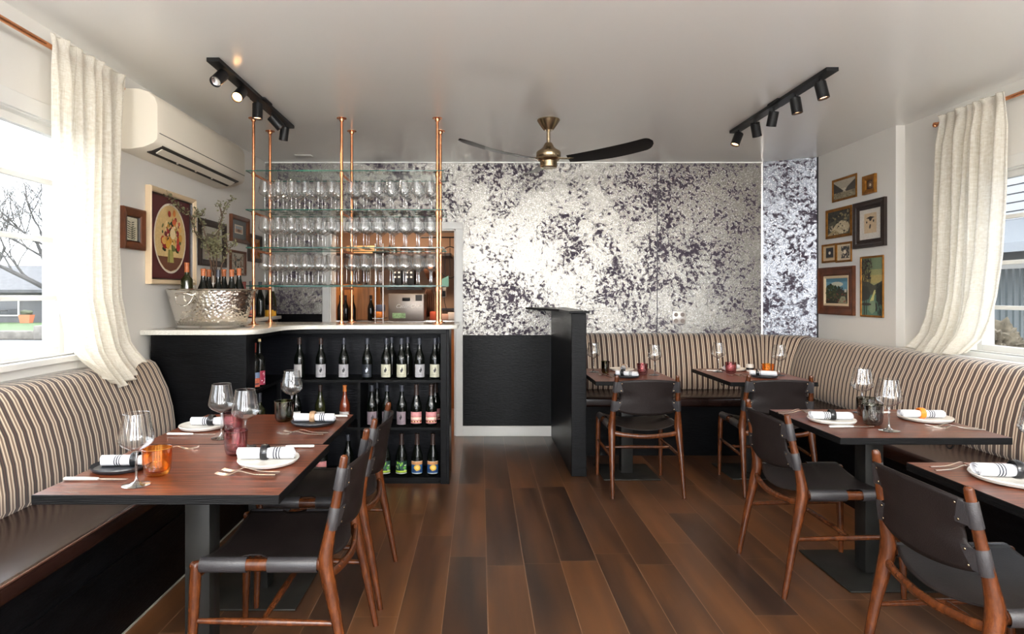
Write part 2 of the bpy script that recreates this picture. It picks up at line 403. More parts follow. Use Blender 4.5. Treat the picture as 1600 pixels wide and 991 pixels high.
def clip_u(poly, a, b):
    def cut(ps, u, keep):
        out = []
        for i in range(len(ps)):
            p, q = ps[i-1], ps[i]; ip, iq = (keep*(p[0]-u) >= 0), (keep*(q[0]-u) >= 0)
            if ip != iq: f = (u-p[0])/(q[0]-p[0]); out.append((u, p[1]+(q[1]-p[1])*f))
            if iq: out.append(q)
        return out
    r = cut(poly, a, 1)
    return cut(r, b, -1) if len(r) > 2 else []
def print_mesh(name, polys, mapf, parent, m=None, step=.00025, cells=0):
    me = bpy.data.meshes.new(name); vs = []; fs = []; cols = []
    for k, (c, pts) in enumerate(polys):
        pieces = [pts] if not cells else [q for i in range(cells) for q in [clip_u(pts, i/cells, (i+1)/cells)] if len(q) > 2]
        for pc in pieces:
            b = len(vs); vs += [mapf(u, v, k*step) for u, v in pc]; fs.append(tuple(range(b, b+len(pc)))); cols += [srgb(*c)]*len(pc)
    me.from_pydata(vs, [], fs)
    a = me.color_attributes.new('Col', 'FLOAT_COLOR', 'CORNER')
    for i, c in enumerate(cols): a.data[i].color = c
    me.materials.append(m or M['print'])
    o = bpy.data.objects.new(name, me); link(o, parent); LOC[o.name] = worldloc(parent).copy(); return o
def ell(cx_, cy_, rx, ry, n=16, a0=0, rot=0):
    return [(cx_+rx*math.cos(a0+2*PI*k/n)*math.cos(rot)-ry*math.sin(a0+2*PI*k/n)*math.sin(rot), cy_+rx*math.cos(a0+2*PI*k/n)*math.sin(rot)+ry*math.sin(a0+2*PI*k/n)*math.cos(rot)) for k in range(n)]
def rect(u0, v0, u1, v1): return [(u0, v0), (u1, v0), (u1, v1), (u0, v1)]
# ================================================================== THE SETTING
struct('floor', bx(B(), XL-.2, XR+.2, YR-.2, 6.12, -.06, 0), M['floor'])
struct('ceiling', bx(B(), XL-.2, XR+.2, YR-.2, 6.12, ZC, ZC+.12), M['ceil'])
def wall_y(bm, x0, x1, y0, y1, z0, z1, holes):
    """wall running along Y with window holes (y0,y1,z0,z1)"""
    ys = y0
    for h in sorted(holes):
        bx(bm, x0, x1, ys, h[0], z0, z1); bx(bm, x0, x1, h[0], h[1], z0, h[2]); bx(bm, x0, x1, h[0], h[1], h[3], z1); ys = h[1]
    bx(bm, x0, x1, ys, y1, z0, z1); return bm
def wall_x(bm, x0, x1, y0, y1, z0, z1, holes):
    xs = x0
    for h in sorted(holes):
        bx(bm, xs, h[0], y0, y1, z0, z1)
        if h[2] > z0: bx(bm, h[0], h[1], y0, y1, z0, h[2])
        bx(bm, h[0], h[1], y0, y1, h[3], z1); xs = h[1]
    bx(bm, xs, x1, y0, y1, z0, z1); return bm
struct('wall_left', wall_y(B(), XL-WT, XL, YR, YB, 0, ZC, [LW]), M['wall'])
struct('wall_right', wall_y(B(), XR, XR+WT, YR, 4.63, 0, ZC, [RW]), M['wall'])
struct('wall_right', prism(B(), [(XR2, 4.63), (XR+WT, 4.63), (XR+WT, 6.1), (XR2, 6.1)], 0, ZC), M['wall'])
DX0, DX1, DZ = -1.457, -.236, 2.0
struct('wall_back', wall_x(B(), XL-WT, 2.74, YB, YB+.20, 0, ZC, [(DX0, DX1, 0, DZ)]), M['paper'])
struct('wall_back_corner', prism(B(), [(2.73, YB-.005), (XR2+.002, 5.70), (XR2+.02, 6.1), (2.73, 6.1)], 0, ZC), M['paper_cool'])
struct('wall_rear', wall_x(B(), XL-WT, XR+WT, YR-.16, YR, 0, ZC, REAR), M['wall'])
# wallpaper seams
struct('trim_1', bx(B(), 1.712, 1.720, YB-.004, YB+.01, .9, ZC), mat('dark_wallpaper_seam', srgb(70, 66, 72), .4, .4))
struct('trim_2', bx(B(), 1.428, 1.431, YB-.002, YB+.01, 1.15, ZC), M['paper'])
struct('trim_3', prism(B(), [(2.722, YB-.006), (2.734, YB-.012), (2.74, YB), (2.722, YB)], .9, ZC), M['steel'])
struct('trim_4', prism(B(), [(3.143, 5.694), (3.150, 5.689), (3.16, 5.72), (3.143, 5.72)], .9, ZC), M['blackmetal'])
# black wainscot and white baseboard beside the partition, black panel left of the doorway
struct('trim_5', bx(B(), -.167, .70, YB-.014, YB+.01, .098, .975, .002), M['black_h'])
struct('baseboard_back', bx(B(), -.167, .69, YB-.024, YB, 0, .098, .003), M['trimwhite'])
struct('trim_6', bx(B(), XL, -1.52, YB-.014, YB+.01, 0, 1.18), M['black_h'])
struct('baseboard_right', bx(B(), XR-.018, XR, YR, 4.6, 0, .1), M['trimwhite'])
# door casing and jambs
bm = B()
bx(bm, DX0-.065, DX0, YB-.022, YB+.01, 0, DZ+.065, .003); bx(bm, DX1, DX1+.069, YB-.022, YB+.01, 0, DZ+.065, .003)
bx(bm, DX0-.065, DX1+.069, YB-.024, YB+.01, DZ, DZ+.068, .003)
bx(bm, DX0-.002, DX0+.014, YB, YB+.205, 0, DZ); bx(bm, DX1-.014, DX1+.002, YB, YB+.205, 0, DZ); bx(bm, DX0, DX1, YB, YB+.205, DZ-.014, DZ+.002)
struct('door_1', bm, M['trimwhite'])
# ceiling bead along the back wall
struct('trim_7', bx(B(), XL, 2.73, YB-.012, YB, ZC-.010, ZC), M['ceil'])

# windows
def window(idx, x, sgn, h, muntins, casing=.075):
    """window in a wall along Y; x = room face, sgn = outward direction"""
    y0, y1, z0, z1 = h
    bm = B()
    a, b = sorted((x-sgn*.018, x+sgn*.004))
    for q in ((y0-casing, y0, z0-casing, z1+casing), (y1, y1+casing, z0-casing, z1+casing), (y0, y1, z1, z1+casing), (y0, y1, z0-casing, z0)):
        bx(bm, a, b, *q, .003)
    a, b = sorted((x-sgn*.05, x+sgn*.06)); bx(bm, a, b, y0-.06, y1+.09, z0-.03, z0+.0, .004)      # stool
    root = struct('window_%d' % idx, bm, M['trimwhite'])
    bm = B(); a, b = sorted((x+sgn*.045, x+sgn*.085)); f = .045
    for q in ((y0, y0+f, z0, z1), (y1-f, y1, z0, z1), (y0+f, y1-f, z1-f, z1), (y0+f, y1-f, z0, z0+f)): bx(bm, a, b, *q, .004)
    for z in muntins: bx(bm, a+.008, b-.008, y0+f, y1-f, z-.013, z+.013, .003)
    for k in range(1, 4):
        yy = y0+(y1-y0)*k/4
        if yy < y1-.9: bx(bm, a+.008, b-.008, yy-.013, yy+.013, z0+f, z1-f, .003)
    obj('window_frame', bm, M['trimwhite'], root, smooth=False)
    obj('pane', bx(B(), x+sgn*.0645-.0005, x+sgn*.0645+.0005, y0+f, y1-f, z0+f, z1-f), M['pane'], root, smooth=False)
    bm = B(); a, b = sorted((x+sgn*.0, x+sgn*.158))
    for q in ((y0-.002, y0+.006, z0, z1), (y1-.006, y1+.002, z0, z1), (y0, y1, z1-.006, z1+.002), (y0, y1, z0-.002, z0+.006)): bx(bm, a, b, *q)
    obj('window_reveal', bm, M['trimwhite'], root, smooth=False)
window(1, XL, -1, LW, (1.925, 1.64, 1.352))
window(2, XR, 1, RW, (1.852, 1.568, 1.286))
for i, (x0, x1, z0, z1) in enumerate(REAR):
    bm = B(); f = .05
    for q in ((x0-.07, x0, z0-.07, z1+.07), (x1, x1+.07, z0-.07, z1+.07), (x0, x1, z1, z1+.07), (x0, x1, z0-.07, z0)): bx(bm, q[0], q[1], YR-.003, YR+.018, q[2], q[3])
    root = struct('window_%d' % (i+3), bm, M['trimwhite'])
    bm = B()
    for q in ((x0, x0+f, z0, z1), (x1-f, x1, z0, z1), (x0, x1, z1-f, z1), (x0, x1, z0, z0+f)): bx(bm, q[0], q[1], YR-.09, YR-.05, q[2], q[3])
    bx(bm, x0, x1, YR-.085, YR-.055, (z0+z1)/2-.02, (z0+z1)/2+.02)
    obj('window_frame', bm, M['trimwhite'], root, smooth=False)
    obj('pane', bx(B(), x0+f, x1-f, YR-.0705, YR-.0695, z0+f, z1-f), M['pane'], root, smooth=False)

# kitchen shell behind the doorway
struct('kitchen_floor', bx(B(), -2.4, .6, 6.12, 8.1, -.06, 0), mat('kitchen_tile', srgb(120, 84, 62), .4, var=.2, vscale=3))
struct('kitchen_ceiling', bx(B(), -2.4, .6, 6.12, 8.1, 2.45, 2.55), mat('kitchen_ceiling_paint', srgb(170, 140, 112), .7))
bm = B(); bx(bm, -2.4, .6, 8.0, 8.1, 0, 2.55); bx(bm, -2.4, -2.3, 6.12, 8.0, 0, 2.55); bx(bm, .5, .6, 6.12, 8.0, 0, 2.55)
struct('wall_kitchen', bm, M['kwall'])

# half-height partition with a thin ledge
bm = bx(B(), .687, .80, 4.59, YB-.014, 0, 1.226, .004)
struct('partition_wall', bm, M['black'])
bm = prism(B(), [(.44, YB-.002), (.665, 5.15), (.668, 4.575), (.822, 4.575), (.822, YB-.002)], 1.226, 1.245, .003)
struct('trim_8', bm, M['black'])

# ------------------------------------------------------------------ outside
GZ = -1.0
g = mat('concrete_paving', (.10,.10,.098), .8, var=.15, vscale=.8)
struct('ground_outside', bx(B(), -70, 30, -40, 90, GZ-.2, GZ-.02), g)
struct('road_outside', bx(B(), -60, -6, 5, 31, GZ-.02, GZ), mat('grey_asphalt', (.12,.12,.12), .8, var=.12, vscale=1.5))
o = obj('lawn', bx(B(), -60, -8, 33.2, 50, GZ-.02, GZ+.06), mat('spring_lawn_green', (.05,.09,.028), .9, var=.3, vscale=2), smooth=False)
tag(o, 'strip of green lawn in front of the grey house outside the left window', 'lawn'); o['kind'] = 'stuff'
def simple(name, label, cat, bm, m, group=None, **k): return tag(obj(name, bm, m, **k), label, cat, group)
t = thing('stone_wall', 'low pale stone garden wall with square pier across the street', 'wall', (-24, 32.6, GZ))
obj('wall_run', bx(B(), -60, -8, 32.2, 32.9, GZ, GZ+.42, .03), mat('pale_stone', (.13,.12,.105), .9, var=.3, vscale=4, bump=.5, bscale=6), t)
obj('pier', bx(B(), -23.4, -22.5, 32.0, 33.0, GZ, GZ+.72, .04), mat('pale_stone_pier', (.15,.14,.125), .9, var=.2, vscale=4), t)
# house across the street
t = thing('house', 'long low grey clapboard house with a grey shingle roof beyond the bare tree', 'house', (-37, 54, GZ))
hw = mat('grey_board_siding', (.085,.086,.09), .8, var=.08, vscale=1, stretch=(12, 1, .1))
obj('house_wall', bx(B(), -60, -16, 51, 60, GZ, GZ+2.6), hw, t, smooth=False)
bm = B(); prof = [(50.2, GZ+2.5), (50.2, GZ+2.75), (55.5, GZ+5.0), (61, GZ+2.75), (61, GZ+2.5)]
loft(bm, [[(x, y, z) for y, z in prof] for x in (-61, -15)])
obj('roof', bm, mat('grey_shingles', (.075,.076,.08), .9, var=.2, vscale=3, bump=.3, bscale=4), t, smooth=False)
for wx, ww in ((-39.5, 2.2), (-35.0, 1.4), (-30.6, 1.4)):
    f = obj('house_window', bx(B(), wx-ww/2, wx+ww/2, 50.9, 51.02, GZ+.55, GZ+2.2), M['trimwhite'], t, smooth=False)
    obj('pane', bx(B(), wx-ww/2+.12, wx+ww/2-.12, 50.86, 50.93, GZ+.67, GZ+2.08), mat('dark_house_pane', (.03,.034,.04), .1), f, smooth=False)
t = thing('planter', 'orange terracotta planter box with a shrub by the grey house', 'planter', (-36.5, 49.2, GZ+.06))
obj('pot', loft(B(), [[(-36.5+sx*a, 49.2+sy*a*.6, z) for sx, sy in ((-1, -1), (1, -1), (1, 1), (-1, 1))] for a, z in ((.36, GZ+.061), (.48, GZ+.72), (.43, GZ+.72), (.40, GZ+.64))]), M['terr'], t, smooth=False)
bm = B(); bmesh.ops.create_icosphere(bm, subdivisions=3, radius=.42, matrix=Matrix.Translation((-36.5, 49.2, GZ+.88)) @ Matrix.Diagonal((1.1, .6, .6, 1)))
for v in bm.verts: v.co += Vector((mnoise.noise(v.co*3), mnoise.noise(v.co*3+Vector((9, 0, 0))), mnoise.noise(v.co*3+Vector((0, 9, 0)))))*.12
obj('shrub', bm, mat('planter_shrub', (.06,.07,.04), .9), t)
t = thing('picnic_table', 'dark picnic table on the lawn left of the orange planter', 'table', (-39.2, 48.8, GZ+.06))
dm = mat('dark_outdoor_wood', (.02,.022,.028), .8)
obj('tabletop', bx(B(), -40.3, -38.1, 48.3, 49.3, GZ+1.0, GZ+1.1), dm, t, smooth=False)
obj('bench_seat', bx(B(), -40.3, -38.1, 47.6, 47.9, GZ+.6, GZ+.68), dm, t, smooth=False)
for x in (-40, -38.4):
    obj('leg', loft(B(), [[(x-.06, 47.7, GZ+.06), (x+.06, 47.7, GZ+.06), (x+.06, 47.9, GZ+.06), (x-.06, 47.9, GZ+.06)], [(x-.06, 48.7, GZ+1), (x+.06, 48.7, GZ+1), (x+.06, 48.9, GZ+1), (x-.06, 48.9, GZ+1)]]), dm, t, smooth=False)
# bare tree
bark = mat('grey_bark', (.05,.048,.046), .9, var=.3, vscale=4)
def grow(bm, p, d, L, r, depth, rnd, bend=.0):
    pts = [p]; rs = [r]; n = 4
    for i in range(n):
        d = (d+Vector((rnd.uniform(-.22, .22), rnd.uniform(-.22, .22), rnd.uniform(-.06, .16)))).normalized()
        p = p+d*L/n; pts.append(p); rs.append(r*(1-.45*(i+1)/n))
        if depth > 0 and i >= 1:
            for _ in range(1 if depth > 3 else 2):
                a = rnd.uniform(0, 2*PI); e = Vector((math.cos(a), math.sin(a)*.7, rnd.uniform(-.15, .7)))
                grow(bm, p, (d*.75+e*.8).normalized(), L*rnd.uniform(.55, .78), rs[-1]*.62, depth-1, rnd)
    tube(bm, pts, rs, 5 if depth < 3 else 8, cap=False)
rnd = random.Random(11)
t = thing('bare_tree', 'bare spreading tree with a grey trunk outside the left window', 'tree', (-24.4, 36, GZ))
bm = B(); tube(bm, [(-24.4, 36, GZ+.065), (-24.45, 36, GZ+1.2), (-24.6, 36, GZ+2.3)], [.42, .33, .28], 10)
obj('trunk', bm, bark, t)
bm = B()
for a, el in ((150, 45), (190, 30), (60, 60), (110, 75), (-30, 45), (175, 65)):
    d = Vector((math.cos(R(a))*math.cos(R(el)), math.sin(R(a))*math.cos(R(el))*.6, math.sin(R(el))))
    grow(bm, Vector((-24.6, 36, GZ+2.2)), d, 4.2, .17, 4, rnd)
obj('branches', bm, bark, t)
bm = B(); rnd = random.Random(23)
t = thing('bare_tree', 'farther bare tree, thinner, rising left of the spreading one', 'tree', (-36, 44, GZ))
tube(bm, [(-36, 44, GZ+.065), (-36, 44, GZ+3)], [.3, .2], 8); obj('trunk', bm, bark, t)
bm = B()
for a, el in ((0, 60), (120, 55), (240, 60), (60, 80)):
    d = Vector((math.cos(R(a))*math.cos(R(el)), math.sin(R(a))*math.cos(R(el))*.6, math.sin(R(el)))); grow(bm, Vector((-36, 44, GZ+2.8)), d, 3.4, .14, 4, rnd)
obj('branches', bm, bark, t)
# neighbouring white house on the right
t = thing('neighbour_house', 'white clapboard neighbour house close outside the right window', 'house', (8.2, 8, GZ))
bm = B(); bx(bm, 8.0, 12, -2, 20, GZ, 2.0)
for k in range(26): bx(bm, 7.96, 8.02, -2, 20, 2.1+k*.13, 2.21+k*.13)
bx(bm, 8.0, 12, -2, 20, 2.0, 5.6)
obj('siding', bm, mat('white_clapboard', (.20,.205,.215), .6), t, smooth=False)
bm = B(); prof = [(7.0, 1.93), (7.05, 2.06), (8.1, 2.55), (8.1, 2.4)]
loft(bm, [[(x, y, z) for x, z in prof] for y in (-2, 20)]); obj('porch_roof', bm, mat('slate_porch_roof', (.09,.10,.11), .7), t, smooth=False)
for k, yy in enumerate((7.4, 9.6)):
    f = obj('house_window', bx(B(), 7.93, 8.01, yy-.95, yy+.95, -.2, 1.85), M['trimwhite'], t, smooth=False)
    obj('pane', bx(B(), 7.91, 7.94, yy-.85, yy+.85, -.1, 1.75), mat('dim_house_pane', (.05,.065,.07), .15), f, smooth=False)
    bm = B(); pr = [(7.905-.015*math.sin(j*1.9), yy-.85+.7*j/20) for j in range(21)]
    loft(bm, [[(x, y, z) for x, y in pr] for z in (-.1, 1.75)], closed=False, caps=False)
    obj('drape', bm, mat('pale_drape', (.10,.115,.12), .8), f)
t = thing('shrub', 'dry tan shrub just outside the right window by the curtain hem', 'shrub', (4.32, 5.2, GZ))
bm = B(); bmesh.ops.create_icosphere(bm, subdivisions=5, radius=.24, matrix=Matrix.Translation((4.32, 5.2, .90)))
for v in bm.verts: v.co += (v.co-Vector((4.32, 5.2, .90))).normalized()*(mnoise.noise(v.co*12)*.09+mnoise.noise(v.co*34)*.05+mnoise.noise(v.co*80)*.03)
obj('foliage', bm, mat('dry_tan_foliage', (.12, .10, .07), .95, var=.4, vscale=20), t)
obj('stem', cyl_between(B(), (4.32, 5.2, GZ), (4.32, 5.2, .8), .03), bark, t)
# ================================================================== BANQUETTES
def back_profile(D, top=.98, bot=.49):
    """(distance from the wall plane, height) of a padded back, bottom to top"""
    return [(D*.93, bot), (D, bot+.03), (D*.99, bot+.10), (D*.93, bot+.20), (D*.80, bot+.31), (D*.64, top-.10), (D*.55, top-.055), (D*.45, top-.02), (D*.32, top-.004), (D*.15, top), (0, top)]
def back_run(path, D, u0=0, sub=24, top=.98, splay=None):
    """loft the padded profile along a straight wall-plane run; returns bmesh with stripe UVs"""
    (x0, y0, nx0, ny0), (x1, y1, nx1, ny1) = path      # point and (mitred) inward vector at either end
    L = math.hypot(x1-x0, y1-y0); n = max(2, int(L*sub)); prof = back_profile(D, top); bm = B(); uvl = bm.loops.layers.uv.new('UVMap')
    rows = []; us = []
    for i in range(n+1):
        s = i/n; row = []
        # soften the two ends so that neighbouring cushions meet in a rolled seam
        e = min(s*L, (1-s)*L); k = 1 if e > .03 else .955+.045*math.sin(e/.03*PI/2)
        for d, z in prof:
            x = x0+(x1-x0)*s+(nx0*(1-s)+nx1*s)*d*k; y = y0+(y1-y0)*s+(ny0*(1-s)+ny1*s)*d*k
            row.append(bm.verts.new((x, y, z if z < .8 else .8+(z-.8)*(1-(1-k)*.6))))
        rows.append(row); us.append(u0+s*L)
    def face(vs, uv):
        f = bm.faces.new(vs)
        for lp, q in zip(f.loops, uv): lp[uvl].uv = q
    for i in range(n):
        for j in range(len(prof)-1):
            face((rows[i][j], rows[i+1][j], rows[i+1][j+1], rows[i][j+1]), ((us[i], j), (us[i+1], j), (us[i+1], j+1), (us[i], j+1)))
    for i, r in ((0, rows[0]), (n, rows[-1])):
        x, y = (x0, y0) if i == 0 else (x1, y1)
        v = bm.verts.new((x, y, prof[0][1])); f = bm.faces.new(r+[v])
        for lp in f.loops: lp[uvl].uv = (us[i]+.002, lp.vert.co.z)
    return bm
t = thing('banquette', 'long striped wall bench with oxblood leather seat under the left window', 'bench', (XL, 2, 0))
obj('backrest', back_run([(XL+.003, .1, 1, 0), (XL+.003, 3.72, 1, 0)], .235), M['stripe'], t, angle=60)
bm = B(); bx(bm, -1.868, -1.42, .1, 3.73, .432, .502, .022, 3)
for f in list(bm.faces): pass
obj('seat', bm, M['ledge_leather'], t)
obj('piping', tube(B(), [(-1.424, .12, .497), (-1.424, 3.72, .497)], .0045, 8), mat('seat_piping', srgb(72, 44, 36), .35), t)
bm = bx(B(), XL+.002, -1.4376, .1, 3.74, .0, .432, .003); obj('base', bm, M['black_h'], t, smooth=False)
bm = bx(B(), -1.4376, -1.432, .1, 3.74, .30, .315); obj('rail', bm, M['black'], t, smooth=False)
obj('kick_strip', bx(B(), -1.4376, -1.4335, .1, 3.74, 0, .008), mat('pale_caulk_line', srgb(150, 146, 136), .6), t, smooth=False)

t = thing('corner_banquette', 'striped corner bench with dark leather seat along the silver wall and right wall', 'bench', (2.3, 5.0, 0))
D = .31; ax, ay = 2.62, 5.905; bx_, by_ = 3.075, 5.67
dv = Vector((bx_-ax, by_-ay)).normalized(); nd = Vector((dv.y, -dv.x)); nd = nd if nd.y < 0 else -nd
def mitre(n1, n2):
    b = (n1+n2).normalized(); return b/b.dot(n1)
mA = mitre(Vector((0, -1)), nd); mB = mitre(nd, Vector((-1, 0)))
obj('backrest', back_run([(.806, ay, 0, -1), (ax, ay, mA.x, mA.y)], D, 0, top=.995), M['stripe'], t, angle=60)
obj('backrest', back_run([(ax, ay, mA.x, mA.y), (bx_, by_, mB.x, mB.y)], D, .02, top=.985), M['stripe'], t, angle=60)
obj('backrest', back_run([(bx_, by_, mB.x, mB.y), (3.075, .6, -1, 0)], D, .01, top=.975), M['stripe'], t, angle=60)
bm = bx(B(), .805, 2.86, 5.155, 5.66, .415, .500, .022, 3); obj('seat', bm, M['ledge_leather'], t)
bm = bx(B(), 2.355, 2.83, .6, 5.153, .415, .500, .022, 3); obj('seat', bm, M['ledge_leather'], t)
bm = B(); bx(bm, .803, 2.7, 5.19, 5.90, 0, .415); bx(bm, 2.39, 3.13, .6, 5.19, 0, .415); obj('base', bm, M['black_h'], t, smooth=False)
bm = bx(B(), 3.087, 3.218, .6, 4.60, .955, .972, .003); struct('trim_9', bm, M['trimwhite'])

# ================================================================== BAR
t = thing('bar_cabinet', 'black L-shaped bar cabinet with open wine shelves under a pale quartz top', 'cabinet', (-1.2, 4.4, 0))
bk, bh = M['black'], M['black_h']
obj('side_panel', bx(B(), XL+.045, -1.445, 3.775, 3.80, 0, 1.12, .002), bh, t, smooth=False)
bm = B(); bx(bm, XL+.045, -1.70, 3.80, 4.85, 0, 1.12); bx(bm, -1.70, -1.467, 3.80, 3.90, 0, 1.12); obj('carcass', bm, bk, t, smooth=False)
obj('corner_post', bx(B(), -1.467, -1.445, 3.80, 3.93, 0, 1.12, .002), bk, t, smooth=False)
bm = B(); bx(bm, -1.70, -.242, 4.725, 4.745, 0, 1.12); obj('back_panel', bm, mat('black_bead_board', (.005, .0055, .008), .36, spec=.15, bump=.5, bscale=20, stretch=(1, 1, 9)), t, smooth=False)
obj('side_panel', bx(B(), -.242, -.222, 4.41, 4.745, 0, 1.12, .002), bk, t, smooth=False)
obj('rail', bx(B(), -1.455, -.242, 4.41, 4.432, 1.085, 1.12, .002), bk, t, smooth=False)
obj('rail', bx(B(), -1.467, -1.445, 3.93, 4.41, 1.085, 1.12, .002), bk, t, smooth=False)
obj('stile', bx(B(), -.285, -.242, 4.41, 4.432, .0, 1.085, .002), bk, t, smooth=False)
obj('stile', bx(B(), -1.467, -1.437, 4.41, 4.44, .0, .733, .002), bk, t, smooth=False)
obj('divider', bx(B(), -.885, -.865, 4.415, 4.725, .045, .733), bk, t, smooth=False)
for z in (.751, .407, .045):
    obj('shelf', bx(B(), -1.445, -.242, 4.412, 4.725, z-.020, z, .002), bh, t, smooth=False)
    obj('shelf', bx(B(), -1.70, -1.447, 3.90, 4.725, z-.020, z, .002), bk, t, smooth=False)
obj('toe_kick', bx(B(), -1.45, -.242, 4.425, 4.44, 0, .026), bk, t, smooth=False)
def arc(cx_, cy_, r, a0, a1, n=8): return [(cx_+r*math.cos(R(a0+(a1-a0)*i/n)), cy_+r*math.sin(R(a0+(a1-a0)*i/n))) for i in range(n+1)]
outline = [(XL+.002, 3.735)]+arc(-1.50, 3.855, .12, -90, 0)+[(-1.37, 4.05)]+arc(-1.17, 4.18, .20, 180, 90)[0:]+[(-.22, 4.38)]+arc(-.22, 4.44, .06, -90, 0, 5)+[(-.16, 4.86), (XL+.002, 4.86)]
o = obj('countertop', prism(B(), outline, 1.1205, 1.150, .004), M['marble']); tag(o, 'pale speckled quartz countertop curving over the black bar', 'countertop')
t = thing('back_counter', 'narrow pale counter on black base along the left wall behind the bar', 'counter', (-1.95, 5.2, 0))
obj('worktop', bx(B(), XL+.002, -1.815, 4.875, 5.59, 1.146, 1.176, .003), M['marble'], t)
obj('base', bx(B(), XL+.002, -1.84, 4.875, 5.57, 0, 1.146), bk, t, smooth=False)

# ------------------------------------------------------------------ copper rack with glass shelves
t = thing('glass_rack', 'copper pipe rack with four glass shelves rising from bar to ceiling', 'rack', (-1.0, 4.6, 1.15))
PX = (-1.645, -1.005, -.310); PYS = (4.44, 4.79)
SHZ = (2.265, 1.984, 1.710, 1.434)
for x in PX:
    for y in PYS:
        p = obj('pole', cyl_between(B(), (x, y, 1.1505), (x, y, ZC), .0105, 14), M['copper'], t)
        for z, s in ((1.1505, 1), (ZC, -1)):
            obj('flange', lathe(B(), [(0, 0), (.036, 0), (.036, s*.004), (.018, s*.007), (.016, s*.022), (0, s*.022)], 20, (x, y, z)), M['copper'], p)
    for z in SHZ:
        b = obj('bracket', cyl_between(B(), (x, PYS[0], z-.021), (x, PYS[1], z-.021), .0095, 12), M['copper'], t)
        for y in PYS: obj('tee_fitting', cyl_between(B(), (x, y, z-.040), (x, y, z-.011), .0145, 12), M['copper'], b)
for z in SHZ:
    bm = bx(B(), -1.69, -.262, 4.405, 4.825, z-.007, z)
    for f in bm.faces: f.material_index = 0 if abs(f.normal.z) > .5 else 1
    bm.normal_update()
    for f in bm.faces: f.material_index = 0 if abs(f.normal.z) > .5 else 1
    obj('glass_shelf', bm, [M['shelfglass'], M['glassedge']], t, smooth=False)

# ------------------------------------------------------------------ wine glasses
def glass_bowl_profile(h=.233):
    k = h/.233
    return [(.0035, .106*k), (.006, .110*k), (.020, .116*k), (.040, .127*k), (.0515, .140*k), (.0535, .148*k), (.0515, .163*k), (.047, .185*k), (.042, .210*k), (.0385, .233*k)]
def stem_profile(h=.233):
    k = h/.233
    return [(0, .0), (.042, .0), (.043, .0015), (.040, .0028), (.018, .006), (.0065, .014), (.0040, .03), (.0036, .07*k), (.0045, .100*k), (.0075, .1095*k), (0, .1125*k)]
def make_wine_glass():
    t = thing('wine_glass', '', 'wine glass')
    obj('bowl', lathe(B(), glass_bowl_profile(), 32), M['glass'], t, angle=80)
    obj('stem', lathe(B(), stem_profile(), 24), M['stemglass'], t, angle=80)
    bm = B(); pts = [(.0385*math.cos(2*PI*i/32), .0385*math.sin(2*PI*i/32), .233) for i in range(33)]
    obj('rim', tube(bm, pts, .0008, 5, cap=False), M['stemglass'], t)
    return t
# shelf glasses: one mesh each
k = .95
def shelf_glass_mesh(h, wide):
    bm = B()
    pb = [(r*wide, z) for r, z in glass_bowl_profile(h)]
    lathe(bm, pb, 20); lathe(bm, [(r*.85, z) for r, z in stem_profile(h)], 12, mi=1)
    tube(bm, [(pb[-1][0]*math.cos(2*PI*i/20), pb[-1][0]*math.sin(2*PI*i/20), pb[-1][1]) for i in range(21)], .0009, 4, cap=False, mi=1)
    return bm
protos = {}
rr = random.Random(3)
names = {1: 'on the second glass shelf from the top', 2: 'on the third glass shelf from the top', 3: 'on the lowest glass shelf'}
for si in (1, 2, 3):
    h = (.222, .228, .228)[si-1]; first = None
    for j, xc in enumerate((-1.583, -1.485, -1.387, -1.289, -1.191, -1.093, -.952, -.856, -.760, -.662, -.564, -.466, -.370)):
        for r_ in range(3):
            x = xc+(.004 if r_ == 1 else 0)+rr.uniform(-.002, .002); y = 4.497+r_*.104+rr.uniform(-.003, .003)
            lab = 'clear stemmed wine glass '+names[si]+' of the copper rack'
            if first is None:
                first = obj('wine_glass', shelf_glass_mesh(h, (.84, .86, .87)[si-1]), [M['glass'], M['stemglass']], None, angle=80)
                o = first
            else: o = first.copy(); C.objects.link(o)
            o.location = (x, y, SHZ[si]+.0004); o.rotation_euler = (0, 0, rr.uniform(0, 6))
            tag(o, lab, 'wine glass', 'wine glasses '+names[si])

# ------------------------------------------------------------------ bottles
BURG = [(0, 0), (.033, 0), (.0375, .004), (.0385, .02), (.0385, .135), (.0365, .155), (.029, .180), (.020, .203), (.0150, .228), (.0138, .25), (.0135, .285), (.0152, .286), (.0152, .297), (.012, .299), (0, .299)]
BORD = [(0, 0), (.033, 0), (.0365, .004), (.037, .02), (.037, .175), (.034, .193), (.022, .207), (.0155, .218), (.0138, .235), (.0135, .287), (.0152, .288), (.0152, .298), (.012, .300), (0, .300)]
SPARK = [(0, 0), (.036, 0), (.0415, .005), (.0425, .02), (.0425, .125), (.038, .155), (.027, .19), (.0185, .222), (.0150, .26), (.0145, .290), (.017, .292), (.017, .303), (.012, .305), (0, .305)]
def flame(cu, cv, w_, h_, c):
    return (c, [(cu-.10*w_, cv-.5*h_), (cu+.12*w_, cv-.46*h_), (cu+.42*w_, cv-.12*h_), (cu+.40*w_, cv+.05*h_), (cu+.12*w_, cv+.5*h_), (cu+.05*w_, cv+.15*h_), (cu-.25*w_, cv-.08*h_), (cu-.22*w_, cv-.28*h_)])
def strips(c, u0, v0, u1, v1): return [(c, rect(u0, v0, u1, v1))]
def textbars(c, u0, u1, v, h, seed):
    r = random.Random(seed); out = []; u = u0
    while u < u1:
        w_ = r.uniform(.02, .06); out.append((c, rect(u, v, min(u1, u+w_), v+h))); u += w_+.02
    return out
